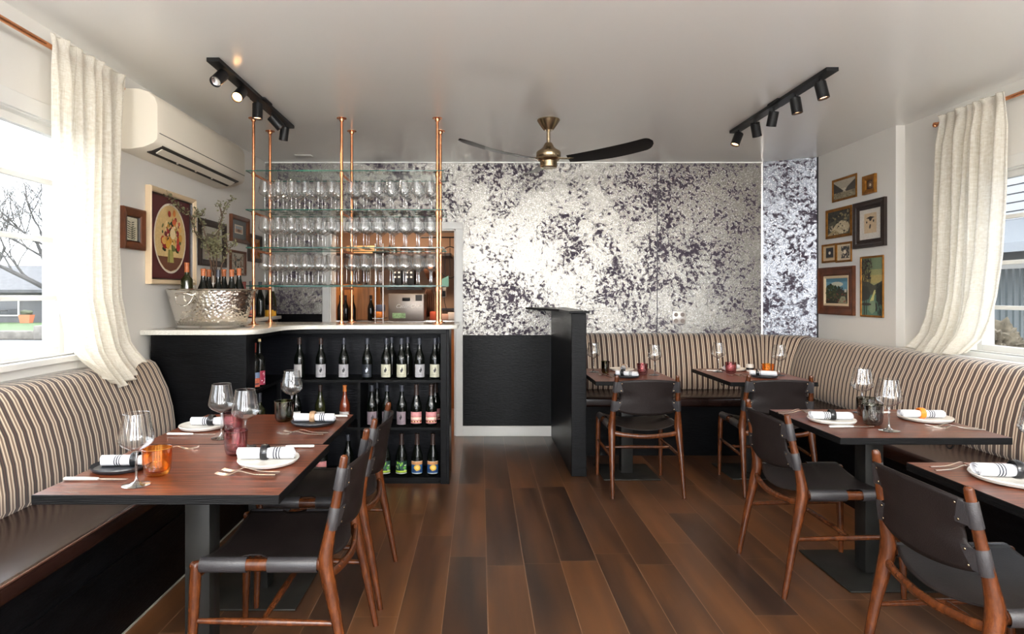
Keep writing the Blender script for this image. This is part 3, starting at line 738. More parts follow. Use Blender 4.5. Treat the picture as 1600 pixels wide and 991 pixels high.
def label_art(kind):
    p = []
    if kind in ('grey', 'cream', 'taupe', 'dark', 'plain'):
        base = {'grey': (168, 166, 170), 'cream': (196, 194, 172), 'taupe': (128, 114, 122), 'dark': (34, 38, 46), 'plain': (178, 176, 176)}[kind]
        ink = (30, 28, 34) if kind != 'dark' else (206, 214, 226)
        p += strips(base, 0, 0, 1, 1)
        if kind != 'plain': p.append(flame(.5, .60, .34, .46, ink))
        p += textbars(tuple(int(a*.55+b*.45) for a, b in zip(base, ink)), .25, .78, .20, .035, 3)
        p += textbars(tuple(int(a*.7+b*.3) for a, b in zip(base, ink)), .30, .72, .12, .022, 5)
    if kind == 'pink':
        p += strips((206, 138, 140), 0, 0, 1, 1)+strips((222, 190, 176), 0, .30, 1, .62)+strips((196, 120, 112), 0, .52, 1, .62)
        p += [((232, 214, 196), ell(.55, .46, .34, .09, 12)), ((214, 150, 150), ell(.5, .82, .36, .08, 12))]
        p += strips((120, 62, 40), 0, .10, 1, .24)+[((236, 206, 150), ell(.3, .17, .07, .05, 8)), ((236, 190, 130), ell(.52, .17, .07, .05, 8)), ((240, 220, 170), ell(.74, .17, .07, .05, 8))]
    if kind == 'green':
        p += strips((28, 66, 56), 0, 0, 1, 1)+strips((186, 214, 66), 0, .10, 1, .24)
        r = random.Random(5)
        for _ in range(26): p.append((r.choice([(90, 170, 60), (150, 200, 70), (46, 112, 86), (20, 44, 46), (206, 222, 190)]), ell(r.uniform(.12, .88), r.uniform(.25, .88), r.uniform(.05, .12), r.uniform(.05, .11), 8)))
        p += strips((226, 232, 226), 0, 0, 1, .05)
    if kind == 'blue':
        p += strips((42, 88, 140), 0, 0, 1, .72)+strips((206, 146, 92), 0, .72, 1, .95)+strips((222, 190, 160), 0, .95, 1, 1)
        p += [((238, 190, 66), ell(.55, .47, .26, .24, 18)), ((248, 216, 120), ell(.55, .50, .15, .13, 12)), ((30, 62, 110), [(0, .30), (.3, .42), (.5, .22), (.8, .34), (1, .2), (1, .12), (0, .14)]), ((236, 236, 228), rect(.1, .0, .9, .05))]
    if kind == 'redart':
        p += strips((164, 40, 72), 0, 0, 1, 1); r = random.Random(9)
        for _ in range(22): p.append((r.choice([(232, 220, 226), (200, 70, 110), (70, 30, 44), (240, 230, 230)]), ell(r.uniform(.1, .9), r.uniform(.08, .92), r.uniform(.03, .12), r.uniform(.02, .07), 7, 0, r.uniform(0, 3))))
    if kind == 'sunset':
        p += strips((208, 110, 84), 0, 0, 1, .6)+strips((120, 140, 172), 0, .6, 1, 1)+[((228, 150, 110), ell(.4, .5, .25, .08, 10)), ((90, 60, 70), ell(.6, .2, .3, .07, 10))]
    if kind == 'orange':
        p += strips((232, 110, 40), 0, 0, 1, .55)+strips((236, 234, 230), 0, .55, 1, 1)
    if kind == 'gold':
        p += strips((222, 160, 40), 0, 0, 1, .55)+strips((26, 26, 30), 0, .55, 1, 1)
    return p
def make_bottle(label, prof, glass, cap, lab, loc, rot=0, group='wine bottles on the bar shelves', lz=(.012, .106), lw=.70, name='wine_bottle', cork=False):
    t = thing(name, label, 'bottle', loc, rot, group)
    obj('glass_body', lathe(B(), prof, 28), glass, t, world=False, angle=50)
    zc = .232 if prof is not SPARK else .215
    pr = [(r+.0009, z) for r, z in prof if z >= zc and r > .012]
    pr = [(pr[0][0], pr[0][1])]+pr+[(0, prof[-1][1]+.001)]
    if cork: obj('cork', lathe(B(), [(0, .296), (.010, .296), (.0105, .318), (0, .318)], 14), M['cork'], t, world=False)
    else: obj('capsule', lathe(B(), pr, 20), cap, t, world=False)
    if lab:
        rad = max(r for r, z in prof)+.0006
        z0, z1 = lz
        def mp(u, v, k):
            a = -PI/2+(u-.5)*lw*PI; rk = rad+k
            return Vector((rk*math.cos(a), rk*math.sin(a), z0+v*(z1-z0)))
        print_mesh('label', label_art(lab), mp, t, step=.00003, cells=12)
    return t
GL = M['bottle']
row = [(468, 'plain', 'cap_brown', 'grey labelled wine bottle with brown neck, first in the upper row'), (501.5, 'grey', 'cap_brown', 'dark wine bottle, brown neck, grey flame label, second in the upper row'),
       (537.3, 'grey', 'cap_grey', 'dark wine bottle with grey neck and grey flame label, above the divider'), (573.8, 'dark', 'cap_grey', 'dark wine bottle with black label and pale flame on the upper shelf'),
       (603.7, 'cream', 'cap_grey', 'dark wine bottle with cream label next to the black labelled one'), (627.5, 'cream', 'cap_grey', 'cream labelled wine bottle, third from the right end of the upper row'),
       (655.4, 'grey', 'cap_grey', 'cream labelled wine bottle, second from the right end of upper row'), (679.6, 'cream', 'cap_grey', 'cream labelled wine bottle at the right end of the upper row')]
def at(px, Y, z): return ((px-750)*Y/955, Y, z)
for i, (px, lb, cp, txt) in enumerate(row):
    make_bottle(txt, BURG, GL, M[cp], lb, at(px, 4.50, .7512), R((-25, 8, 5, 0, -6, 4, 14, 0)[i]))
for px, txt in ((612, 'unlabelled side of a wine bottle standing behind the fifth upper bottle'), (637, 'wine bottle half hidden behind the third from right upper bottle'), (686, 'wine bottle hidden behind the rightmost upper bottle')):
    make_bottle(txt, BURG, GL, M['cap_grey'], None, at(px, 4.62, .7512))
mid = [(500.5, 'plain', 'cap_brown', BURG, M['bottle_olive'], 'brown necked wine bottle in the left middle compartment'), (538.7, 'plain', 'cap_orange', BURG, M['rose'], 'rose wine bottle with orange capsule in the middle row'),
       (581, 'taupe', 'cap_grey', BURG, GL, 'grey flame labelled bottle just right of the shelf divider'), (604.6, 'taupe', 'cap_grey', BURG, GL, 'grey labelled bottle partly behind a chair post, middle row'),
       (628, 'taupe', 'cap_grey', BURG, GL, 'grey flame labelled bottle left of the pink labelled pair'), (650.6, 'pink', 'cap_brown', SPARK, GL, 'left one of two pink landscape labelled wine bottles'),
       (673.8, 'pink', 'cap_brown', SPARK, GL, 'right one of two pink landscape labelled wine bottles')]
for i, (px, lb, cp, pr, gl, txt) in enumerate(mid):
    make_bottle(txt, pr, gl, M[cp], lb, at(px, 4.49, .4072), R((0, 0, 12, 8, -10, 0, 3)[i]), lz=(.012, .106) if lb != 'pink' else (.022, .105), lw=.68 if lb != 'pink' else .72)
make_bottle('wine bottle with orange label seen under the far wine glass', BURG, GL, M['cap_brown'], 'orange', at(463, 4.49, .4072), 0)
make_bottle('unlabelled wine bottle behind the first right middle bottle', BURG, GL, M['cap_grey'], None, at(589, 4.63, .4072))
make_bottle('pink labelled bottle tucked behind the right pink one', SPARK, GL, M['cap_brown'], 'pink', at(680.5, 4.62, .4072), R(-10), lz=(.022, .105))
low = [(601.7, 'green', 'left one of two green leaf labelled bottles on the bottom shelf'), (627.4, 'green', 'right one of two green leaf labelled bottles on the bottom shelf'),
       (651.8, 'blue', 'blue and yellow sun labelled bottle left of its twin'), (676.4, 'blue', 'blue and yellow sun labelled bottle at bottom right of the bar')]
for px, lb, txt in low: make_bottle(txt, SPARK, GL, M['cap_brown'], lb, at(px, 4.49, .0452), 0, lz=(.018, .108), lw=.74)
make_bottle('bottom shelf bottle with red and white label seen under the table edge', SPARK, GL, M['cap_brown'], 'pink', at(503, 4.49, .0452))
make_bottle('unlabelled dark bottle on the bottom shelf left of the divider', BURG, GL, M['cap_grey'], None, at(544, 4.49, .0452))
# niche facing the aisle
make_bottle('dark bottle with magenta patterned label in the side niche', BORD, GL, M['cap_grey'], 'redart', (-1.487, 4.12, .7512), R(35), lw=.7, cork=True)
make_bottle('bottle with red label peeking out behind the corner post', BORD, GL, M['cap_red'], 'sunset', (-1.488, 4.025, .7512), R(30), lw=.7)
make_bottle('pale shouldered bottle in the middle of the side niche', BORD, M['bottle_olive'], M['cap_grey'], 'plain', (-1.487, 4.12, .4072), R(40))
# on the back counter
g2 = 'bottles on the back counter'
make_bottle('dark bottle with sunset coloured label on the back counter', BORD, GL, M['cap_grey'], 'sunset', (-1.865, 4.98, 1.1765), R(10), g2, lw=.8)
make_bottle('dark bottle in the middle of the back counter row', BURG, GL, M['cap_grey'], None, (-1.87, 5.20, 1.1765), 0, g2)
make_bottle('dark bottle with gold base label at the back counter end', BURG, GL, M['cap_grey'], 'gold', (-1.87, 5.42, 1.1765), R(20), g2, lz=(.0, .10), lw=.8)
make_bottle('bottle with white foil at the far end of the back counter', SPARK, M['bottle_olive'], M['plate_w'], 'gold', (-1.88, 5.525, 1.1765), R(10), g2, lz=(.0, .08))
make_bottle('first red capped bottle against the wall behind the metal tub', BORD, GL, M['cap_red'], None, (-1.975, 5.12, 1.1765), 0, g2)
make_bottle('second red capped bottle against the wall behind the metal tub', BORD, M['bottle_olive'], M['cap_red'], None, (-1.965, 5.30, 1.1765), 0, g2)

# ------------------------------------------------------------------ tub with bottles
TY = 4.02; TX = (330.5-750)*TY/955; ZT = 1.1502
t = thing('ice_tub', 'hammered silver oval tub full of capped bottles on the bar', 'tub', (TX, TY, ZT))
o_ = [(.0, .012), (.215, .012), (.238, .05), (.262, .13), (.284, .215), (.292, .247)]
i_ = [(r-.006, z) for r, z in o_[::-1]]; i_[-1] = (0, .02)
ty = .64
obj('basin', lathe(B(), [(0, .014), (.20, .014), (.217, .022), (.228, .045), (.246, .10), (.268, .18), (.286, .246), (.279, .246), (.262, .18), (.240, .10), (.222, .05), (.0, .03)], 64, (TX, TY, ZT), 1, ty), M['hammered'], t)
obj('rim', tube(B(), [(TX+.286*math.cos(2*PI*i/64), TY+.286*ty*math.sin(2*PI*i/64), ZT+.248) for i in range(65)], .0065, 8, cap=False), M['silver'], t)
obj('foot', lathe(B(), [(0, 0), (.222, 0), (.226, .006), (.216, .018), (.219, .026), (.212, .032), (0, .030)], 64, (TX, TY, ZT), 1, ty), M['silver'], t)
for s in (-1, 1):
    cxh, cyh = TX+(-.09 if s < 0 else .09), TY+s*.286*ty*.965
    h = obj('handle', tube(B(), [(cxh+.055*math.cos(a), cyh+s*(.012+.02*abs(math.sin(a))), ZT+.205+(.058*math.sin(a) if math.sin(a) < 0 else .020*math.sin(a))) for a in [2*PI*i/32 for i in range(33)]], .0055, 8, cap=False), M['silver'], t)
    bm = B()
    for dx in (-.05, .05): bmesh.ops.create_uvsphere(bm, u_segments=12, v_segments=8, radius=.012, matrix=Matrix.Translation((cxh+dx, cyh+s*.006, ZT+.215)))
    obj('handle_lug', bm, M['silver'], h)
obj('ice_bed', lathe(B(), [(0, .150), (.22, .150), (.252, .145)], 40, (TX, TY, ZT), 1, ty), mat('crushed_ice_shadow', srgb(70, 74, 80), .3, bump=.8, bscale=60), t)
tb = [(292, 4.00, 'BORD', 'bottle_olive', 'cap_terracotta', .053, 'tallest terracotta capped bottle at the left of the metal tub'),
      (317.5, 3.94, 'BURG', 'bottle', 'cap_terracotta', .012, 'terracotta capped bottle in front, second from left in the tub'),
      (326, 4.06, 'BURG', 'bottle', 'cap_terracotta', .010, 'terracotta capped bottle just behind the second one in the tub'),
      (341, 3.95, 'BURG', 'bottle', 'cap_grey', .004, 'grey necked bottle in the middle of the metal tub'),
      (350, 4.07, 'BURG', 'bottle', 'cap_terracotta', .012, 'terracotta capped bottle right of the grey necked one'),
      (362, 3.97, 'BURG', 'bottle', 'cap_terracotta', .008, 'terracotta capped bottle second from right in the tub'),
      (373.5, 4.04, 'BURG', 'bottle', 'cap_terracotta', .018, 'terracotta capped bottle at the right of the tub')]
for px, Y, pr, gl, cp, up, txt in tb:
    make_bottle(txt, BURG if pr == 'BURG' else BORD, M[gl], M[cp], None, at(px, Y, ZT+.076+up), 0, 'bottles in the metal tub')
t = thing('carafe', 'small clear stoppered carafe beside the tallest bottle in the tub', 'carafe', at(302.5, 4.05, ZT+.15))
obj('body', lathe(B(), [(0, 0), (.028, 0), (.030, .06), (.020, .10), (.013, .115), (.013, .14), (.016, .145)], 20), M['vase'], t, world=False)
obj('stopper', lathe(B(), [(0, .14), (.010, .14), (.014, .155), (.008, .17), (0, .172)], 14), M['vase'], t, world=False)

# ------------------------------------------------------------------ vase and branches
VY = 4.42
t = thing('vase', 'clear glass cylinder vase behind the metal tub holding the branches', 'vase', at(334, VY, 1.1505))
obj('body', lathe(B(), [(0, .004), (.055, .004), (.060, .01), (.062, .15), (.064, .30)], 32), M['vase'], t, world=False)
obj('water', lathe(B(), [(0, .012), (.055, .012), (.057, .16), (0, .16)], 24), thin_glass('vase_water', (.86, .9, .86), (.6, .66, .62), .04, .4), t, world=False)
t = thing('branches', 'lichen covered twisted branches standing in the glass vase', 'branch', at(334, VY, 1.17))
def P2(px, py, dy=0): 
    v = P(px, py, VY+dy); return v
mains = [[(338, 470, 0), (336, 430, 0), (332, 400, .02), (322, 378, .05), (308, 368, -.08), (302, 352, -.12), (304, 340, -.14), (309, 334, -.10), (306, 327, -.10)],
         [(302, 352, -.12), (298, 338, -.16), (290, 331, -.22), (280, 325, -.32), (272, 316, -.40), (262, 305, -.48)],
         [(334, 470, .02), (338, 420, .03), (340, 385, .02), (343, 355, 0), (347, 338, -.02), (352, 325, -.03), (358, 316, 0), (363, 308, .02)],
         [(347, 338, -.02), (344, 326, -.05), (341, 318, -.06)],
         [(330, 470, -.02), (330, 420, -.03), (326, 390, -.06), (322, 372, -.08), (318, 355, -.08), (315, 345, -.1)],
         [(342, 470, .0), (346, 420, .0), (356, 395, .03), (362, 385, .05), (370, 377, .06)],
         [(334, 430, 0), (328, 398, .08), (333, 375, .1), (342, 360, .12), (350, 352, .12)],
         [(356, 395, .03), (355, 380, .02), (352, 368, .0)], [(309, 334, -.10), (315, 337, -.08), (318, 330, -.06)]]
bm = B(); leafpts = []
rl = random.Random(5)
for m_ in mains:
    pts = [P2(*q) for q in m_]; rs = [.0065-.0045*i/(len(pts)-1) for i in range(len(pts))]
    a, b_ = spline(pts, rs, 5)
    a = [p+Vector((rl.uniform(-1, 1), rl.uniform(-1, 1), rl.uniform(-1, 1)))*.003 for p in a]
    tube(bm, a, b_, 7)
    leafpts += a[max(6, len(a)//3):]
obj('wood', bm, M['twig'], t)
bm = B()
for p in leafpts:
    for _ in range(5):
        c = p+Vector((rl.gauss(0, .010), rl.gauss(0, .010), rl.gauss(0, .010)))
        d = Vector((rl.gauss(0, 1), rl.gauss(0, 1), rl.gauss(.4, 1))).normalized(); s_ = d.orthogonal().normalized(); s_.rotate(Matrix.Rotation(rl.uniform(0, 6), 3, d))
        L = rl.uniform(.010, .024); W = L*.35
        vs = [bm.verts.new(q) for q in (c, c+d*L*.5+s_*W, c+d*L, c+d*L*.5-s_*W)]
        bm.faces.new(vs)
obj('leaves', bm, M['lichen'], t, smooth=False)['kind'] = 'stuff'
bm = B()
for _ in range(260):
    c = P2(rl.gauss(336, 8), rl.gauss(385, 9), rl.gauss(0, .05)); d = Vector((rl.gauss(0, 1), rl.gauss(0, 1), rl.gauss(.5, 1))).normalized(); s_ = d.orthogonal().normalized()
    L = rl.uniform(.014, .030); W = L*.3
    bm.faces.new([bm.verts.new(q) for q in (c, c+d*L*.5+s_*W, c+d*L, c+d*L*.5-s_*W)])
obj('leaf_cluster', bm, M['lichen'], t, smooth=False)['kind'] = 'stuff'
# ================================================================== TABLES
TT = .75
def table(x0, x1, y0, y1, label, plate=.46, hook=None, py=None):
    cxx, cyy = (x0+x1)/2, (y0+y1)/2 if py is None else py
    t = thing('dining_table', label, 'table', (cxx, cyy, 0))
    bm = bx(B(), x0, x1, y0, y1, TT-.030, TT, .002, 1); bm.normal_update()
    for f in bm.faces: f.material_index = 0 if f.normal.z > .9 else 1
    obj('tabletop', bm, [M['tabletop'], M['tableedge']], t, smooth=False)
    obj('post', bx(B(), cxx-.044, cxx+.044, cyy-.044, cyy+.044, .008, TT-.036, .003), M['post'], t)
    obj('top_bracket', bx(B(), cxx-.15, cxx+.15, cyy-.15, cyy+.15, TT-.036, TT-.030), M['post'], t, smooth=False)
    obj('base_plate', bx(B(), cxx-plate/2, cxx+plate/2, cyy-plate/2, cyy+plate/2, 0, .009, .004), M['steelplate'], t)
    if hook:
        hx, hy = hook; pts = [(hx, hy, TT-.030), (hx, hy, TT-.062), (hx+.006, hy-.002, TT-.078), (hx+.020, hy-.004, TT-.080), (hx+.028, hy-.006, TT-.066)]
        a, b_ = spline(pts, [.0035]*5, 5); obj('bag_hook', tube(B(), a, b_, 8), M['blackmetal'], t)
    return t
table(-1.385, -.620, 1.885, 2.522, 'nearest dining table at the left bench, amber tumbler on its corner', py=2.21)
table(-1.405, -.650, 2.527, 3.155, 'second dining table at the left bench, toward the bar', py=2.87)
table(1.555, 2.30, 2.637, 3.290, 'dining table at the right bench with two smoke grey tumblers', hook=(2.12, 2.78), py=3.03)
table(1.572, 2.33, 1.58, 2.255, 'nearest dining table at the right bench, cut by the frame', py=1.95)
table(.822, 1.420, 4.345, 5.10, 'small dining table beside the black partition', .42, py=4.70)
table(1.765, 2.385, 4.305, 5.10, 'small dining table near the corner of the silver wall', .42, hook=(1.86, 4.72), py=4.72)

# ================================================================== CHAIRS
def resamp(pts, rs, k=6): return spline(pts, rs, k)
def make_chair():
    t = thing('dining_chair', '', 'chair')
    W = M['chairwood']; Lh = M['leather']
    def post(z):   # centreline of the back post above the joint: x, y
        s = (z-.48)/(.81-.48); return .090-.058*s, .226-.022*s
    for s in (-1, 1):
        pts = [(.0, s*.240, 0), (.022, s*.238, .12), (.050, s*.234, .27), (.078, s*.229, .40), (.090, s*.226, .475), (.078, s*.222, .56), (.055, s*.214, .68), (.034, s*.205, .80), (.0325, s*.2045, .816), (.032, s*.204, .823)]
        rs = [(.0115), .0150, .0190, .0245, .0265, .0195, .0160, .0140, .0125, .006]
        a, b_ = spline(pts, rs, 5); obj('leg', tube(B(), a, b_, 14), W, t, world=False, angle=60)
        pts = [(.540, s*.240, 0), (.536, s*.238, .15), (.530, s*.236, .30), (.525, s*.234, .42), (.523, s*.233, .462), (.523, s*.233, .472)]
        a, b_ = spline(pts, [.011, .0145, .0175, .019, .0165, .008], 5); obj('leg', tube(B(), a, b_, 14), W, t, world=False, angle=60)
        # seat rail, rounded and a little deeper than wide
        pts = [(.088, s*.228, .468), (.13, s*.229, .462), (.30, s*.231, .460), (.47, s*.233, .460), (.53, s*.233, .458), (.543, s*.233, .458)]
        a, b_ = spline(pts, [(.026, .022), (.021, .0165), (.0205, .016), (.0205, .016), (.017, .014), (.009, .008)], 4)
        rail = tube(B(), a, b_, 14, up=(0, 0, 1)); obj('seat_rail', rail, W, t, world=False, angle=60)
        a, b_ = spline([(.046, s*.235, .265), (.29, s*.237, .272), (.531, s*.236, .275)], [.0085, .0125, .0085], 6); obj('stretcher', tube(B(), a, b_, 12), W, t, world=False)
    a, b_ = spline([(.30, -.236, .272), (.30, 0, .274), (.30, .236, .272)], [.0085, .0125, .0085], 6); obj('stretcher', tube(B(), a, b_, 12), W, t, world=False)
    a, b_ = spline([(.084, -.226, .425), (.066, -.14, .412), (.052, 0, .405), (.066, .14, .412), (.084, .226, .425)], [(.018, .013), (.016, .012), (.0155, .012), (.016, .012), (.018, .013)], 6)
    obj('back_rail', tube(B(), a, b_, 12, up=(0, 0, 1)), W, t, world=False)
    a, b_ = spline([(.518, -.23, .425), (.518, 0, .418), (.518, .23, .425)], [.011, .012, .011], 4); obj('front_rail', tube(B(), a, b_, 12), W, t, world=False)
    # leather seat slung between the rails
    bm = B(); nx, ny = 30, 20; g = []
    for i in range(nx+1):
        s = i/nx; row = []
        hw = .2285-(.022*min(1, max(0, (1-abs(s-.55)/.105)*3)))
        for j in range(ny+1):
            u = -1+2*j/ny; back = .118-.055*(1-u*u); x = back+(.512-back)*s+.006*(1-u*u)*s
            edge = abs(u)**6
            z = .4835-.040*(1-u*u)**.9-.004*math.sin(s*PI)*(1-u*u)
            row.append(bm.verts.new((x, u*hw, z)))
        g.append(row)
    for i in range(nx):
        for j in range(ny): bm.faces.new((g[i][j], g[i+1][j], g[i+1][j+1], g[i][j+1]))
    se = obj('seat', bm, Lh, t, world=False)
    md = se.modifiers.new('thick', 'SOLIDIFY'); md.thickness = .0042; md.offset = 0
    for s in (-1, 1):
        for x0, x1 in ((.115, .282), (.352, .508)):
            bm = B(); rings = []
            for x in (x0, x0+.002, x1-.002, x1):
                k = .97 if x in (x0, x1) else 1
                rings.append([(x, s*.231+.0215*k*math.sin(a), .461+.0255*k*math.cos(a)) for a in [2*PI*q/18 for q in range(18)]])
            rings = rings+[[(x1-.001, s*.231+.0165*math.sin(a), .461+.0208*math.cos(a)) for a in [2*PI*q/18 for q in range(18)]]]
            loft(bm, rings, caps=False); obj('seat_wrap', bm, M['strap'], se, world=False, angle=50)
    # leather back
    bm = B(); nu, nv = 26, 14; g = []
    for i in range(nu+1):
        u = -1+2*i/nu; q = 1-u*u; row = []
        for j in range(nv+1):
            v = j/nv; zt = .784+.016*q; zb = .582-.030*q**.8; z = zb+(zt-zb)*v
            px_, py_ = post(z); gapk = min(1, max(0, (.036-abs(z-.678))/.010))
            hy = py_-.008-.026*gapk
            x = px_-.0155-.036*q+.004*math.sin(v*PI)
            row.append(bm.verts.new((x, u*hy, z)))
        g.append(row)
    for i in range(nu):
        for j in range(nv): bm.faces.new((g[i][j], g[i+1][j], g[i+1][j+1], g[i][j+1]))
    br = obj('backrest', bm, Lh, t, world=False)
    md = br.modifiers.new('thick', 'SOLIDIFY'); md.thickness = .0045; md.offset = 0
    for s in (-1, 1):
        for z0, z1 in ((.706, .782), (.576, .650)):
            bm = B(); pts = []; rs = []
            for z, k in ((z0, .97), (z0+.002, 1), (z1-.002, 1), (z1, .97)):
                px_, py_ = post(z); pts.append((px_, s*py_, z)); r = (.0205-(z-.58)*.012)*k; rs.append(r)
            tube(bm, pts, rs, 18, cap=False)
            # flap lying on the back of the panel
            zz0, zz1 = z0+.004, z1-.004; vs = []
            for z in (zz0, zz1):
                px_, py_ = post(z)
                vs += [(px_-.0195, s*(py_-.004), z), (px_-.0265, s*(py_-.046), z), (px_-.022, s*(py_-.046), z), (px_-.013, s*(py_-.004), z)]
            v = [bm.verts.new(q) for q in vs]
            for f in ((0, 1, 2, 3), (7, 6, 5, 4), (0, 4, 5, 1), (1, 5, 6, 2), (2, 6, 7, 3), (3, 7, 4, 0)): bm.faces.new([v[k] for k in f])
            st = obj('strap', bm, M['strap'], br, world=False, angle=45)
    for s in (-1, 1):
        for z in (.720, .768, .590, .636):
            px_, py_ = post(z); bm = B(); bmesh.ops.create_uvsphere(bm, u_segments=10, v_segments=6, radius=.0042, matrix=Matrix.Translation((px_-.0255, s*(py_-.033), z)) @ Matrix.Diagonal((.5, 1, 1, 1)))
            obj('rivet', bm, M['brass'], br, world=False)
    return t
ch = make_chair()
chairs = [((-.430, 2.285, 0), PI, 'wooden chair with leather sling seat nearest on the left, at the near left table'),
          ((-.432, 2.895, 0), PI, 'second leather sling chair from the front on the left, nearer the bar'),
          ((1.368, 2.990, 0), 0, 'leather sling chair at the middle table of the right bench'),
          ((1.360, 1.945, 0), 0, 'nearest leather sling chair at the bottom right corner'),
          ((1.128, 4.090, 0), PI/2, 'leather sling chair seen from behind beside the black partition'),
          ((2.022, 4.095, 0), PI/2-R(4), 'leather sling chair seen from behind, far right by the corner table')]
for i, (loc, rz, lab) in enumerate(chairs):
    if i == 0:
        ch.location = loc; ch.rotation_euler = (0, 0, rz); ch['label'] = lab; LOC[ch.name] = Vector(loc)
        ch['group'] = 'leather sling dining chairs'
    else: dup(ch, loc, rz, lab, 'leather sling dining chairs')

# ================================================================== TABLE SETTINGS
wg = make_wine_glass()
GW = [((-1.116, 1.985), 'wine glass with tall stem next to the amber tumbler'), ((-1.112, 2.63), 'left wine glass of the pair in the middle of the left tables'),
      ((-.950, 2.475), 'right wine glass of the pair in the middle of the left tables'), ((-.950, 3.085), 'wine glass behind the olive tumbler in front of the bar shelves'),
      ((1.995, 3.19), 'wine glass standing farther back on the middle right table'), ((1.857, 2.775), 'wine glass at the front edge of the middle right table'),
      ((1.975, 2.17), 'wine glass at the right frame edge on the nearest right table'),
      ((.905, 4.87), 'wine glass close to the black partition on its table'), ((1.337, 4.68), 'wine glass at the right of the table beside the partition'),
      ((1.900, 4.87), 'wine glass at the left of the corner table'), ((2.283, 4.66), 'wine glass at the right of the corner table')]
for i, ((x, y), lab) in enumerate(GW):
    if i == 0: wg.location = (x, y, TT+.0005); wg['label'] = lab; wg['group'] = 'wine glasses on the dining tables'
    else: dup(wg, (x, y, TT+.0005), i*.7, lab, 'wine glasses on the dining tables')
def tumbler(x, y, m, lab, h=.090, r=.043):
    t = thing('tumbler', lab, 'tumbler', (x, y, TT+.0005), 0, 'coloured tumblers')
    pr = [(0, .0), (r*.62, .0), (r*.80, .006), (r*.90, .020), (r*.95, .045), (r, h)]
    obj('outer_glass', lathe(B(), pr, 28), m, t, world=False, angle=80)
    pi_ = [(0, .012), (r*.55, .013), (r*.80, .024), (r*.90, .045), (r*.96, h)]
    obj('inner_glass', lathe(B(), pi_, 28), m, t, world=False, angle=80)
    obj('rim', tube(B(), [(r*.98*math.cos(2*PI*i/28), r*.98*math.sin(2*PI*i/28), h) for i in range(29)], .0014, 6, cap=False), m, t, world=False)
tumbler(-1.107, 2.095, M['amber'], 'amber orange glass tumbler beside the nearest wine glass', .092, .048)
tumbler(-1.105, 2.735, M['purple'], 'plum glass tumbler behind the left wine glass of the pair', .088, .044)
tumbler(-.945, 2.365, M['purple'], 'plum glass tumbler left of the striped napkin, right wine glass behind it', .092, .044)
tumbler(-.957, 2.985, M['olive'], 'dark olive glass tumbler near the bar end of the left tables', .098, .047)
tumbler(1.866, 2.905, M['smoke'], 'front smoke grey tumbler of the two on the middle right table', .094, .046)
tumbler(1.962, 3.10, M['smoke'], 'rear smoke grey tumbler of the two on the middle right table', .094, .046)
tumbler(.985, 4.80, M['olive'], 'dark green tumbler on the table beside the partition', .094, .034)
tumbler(1.252, 4.71, M['purple'], 'plum tumbler on the table beside the partition', .085, .042)
tumbler(1.965, 4.79, M['purple'], 'plum tumbler on the corner table', .085, .044)
tumbler(2.195, 4.66, M['amber'], 'amber orange tumbler on the corner table', .088, .045)
t = thing('candle_cup', 'small white cup with a dark stripe between tumblers on the corner table', 'cup', (2.155, 4.88, TT+.0005))
obj('cup_body', lathe(B(), [(0, 0), (.024, 0), (.028, .004), (.029, .060), (.026, .060), (.025, .008), (0, .008)], 24), M['plate_w'], t, world=False)
obj('stripe', lathe(B(), [(.0292, .018), (.0296, .019), (.0298, .034), (.0295, .035)], 24), M['ring_b'], t, world=False)

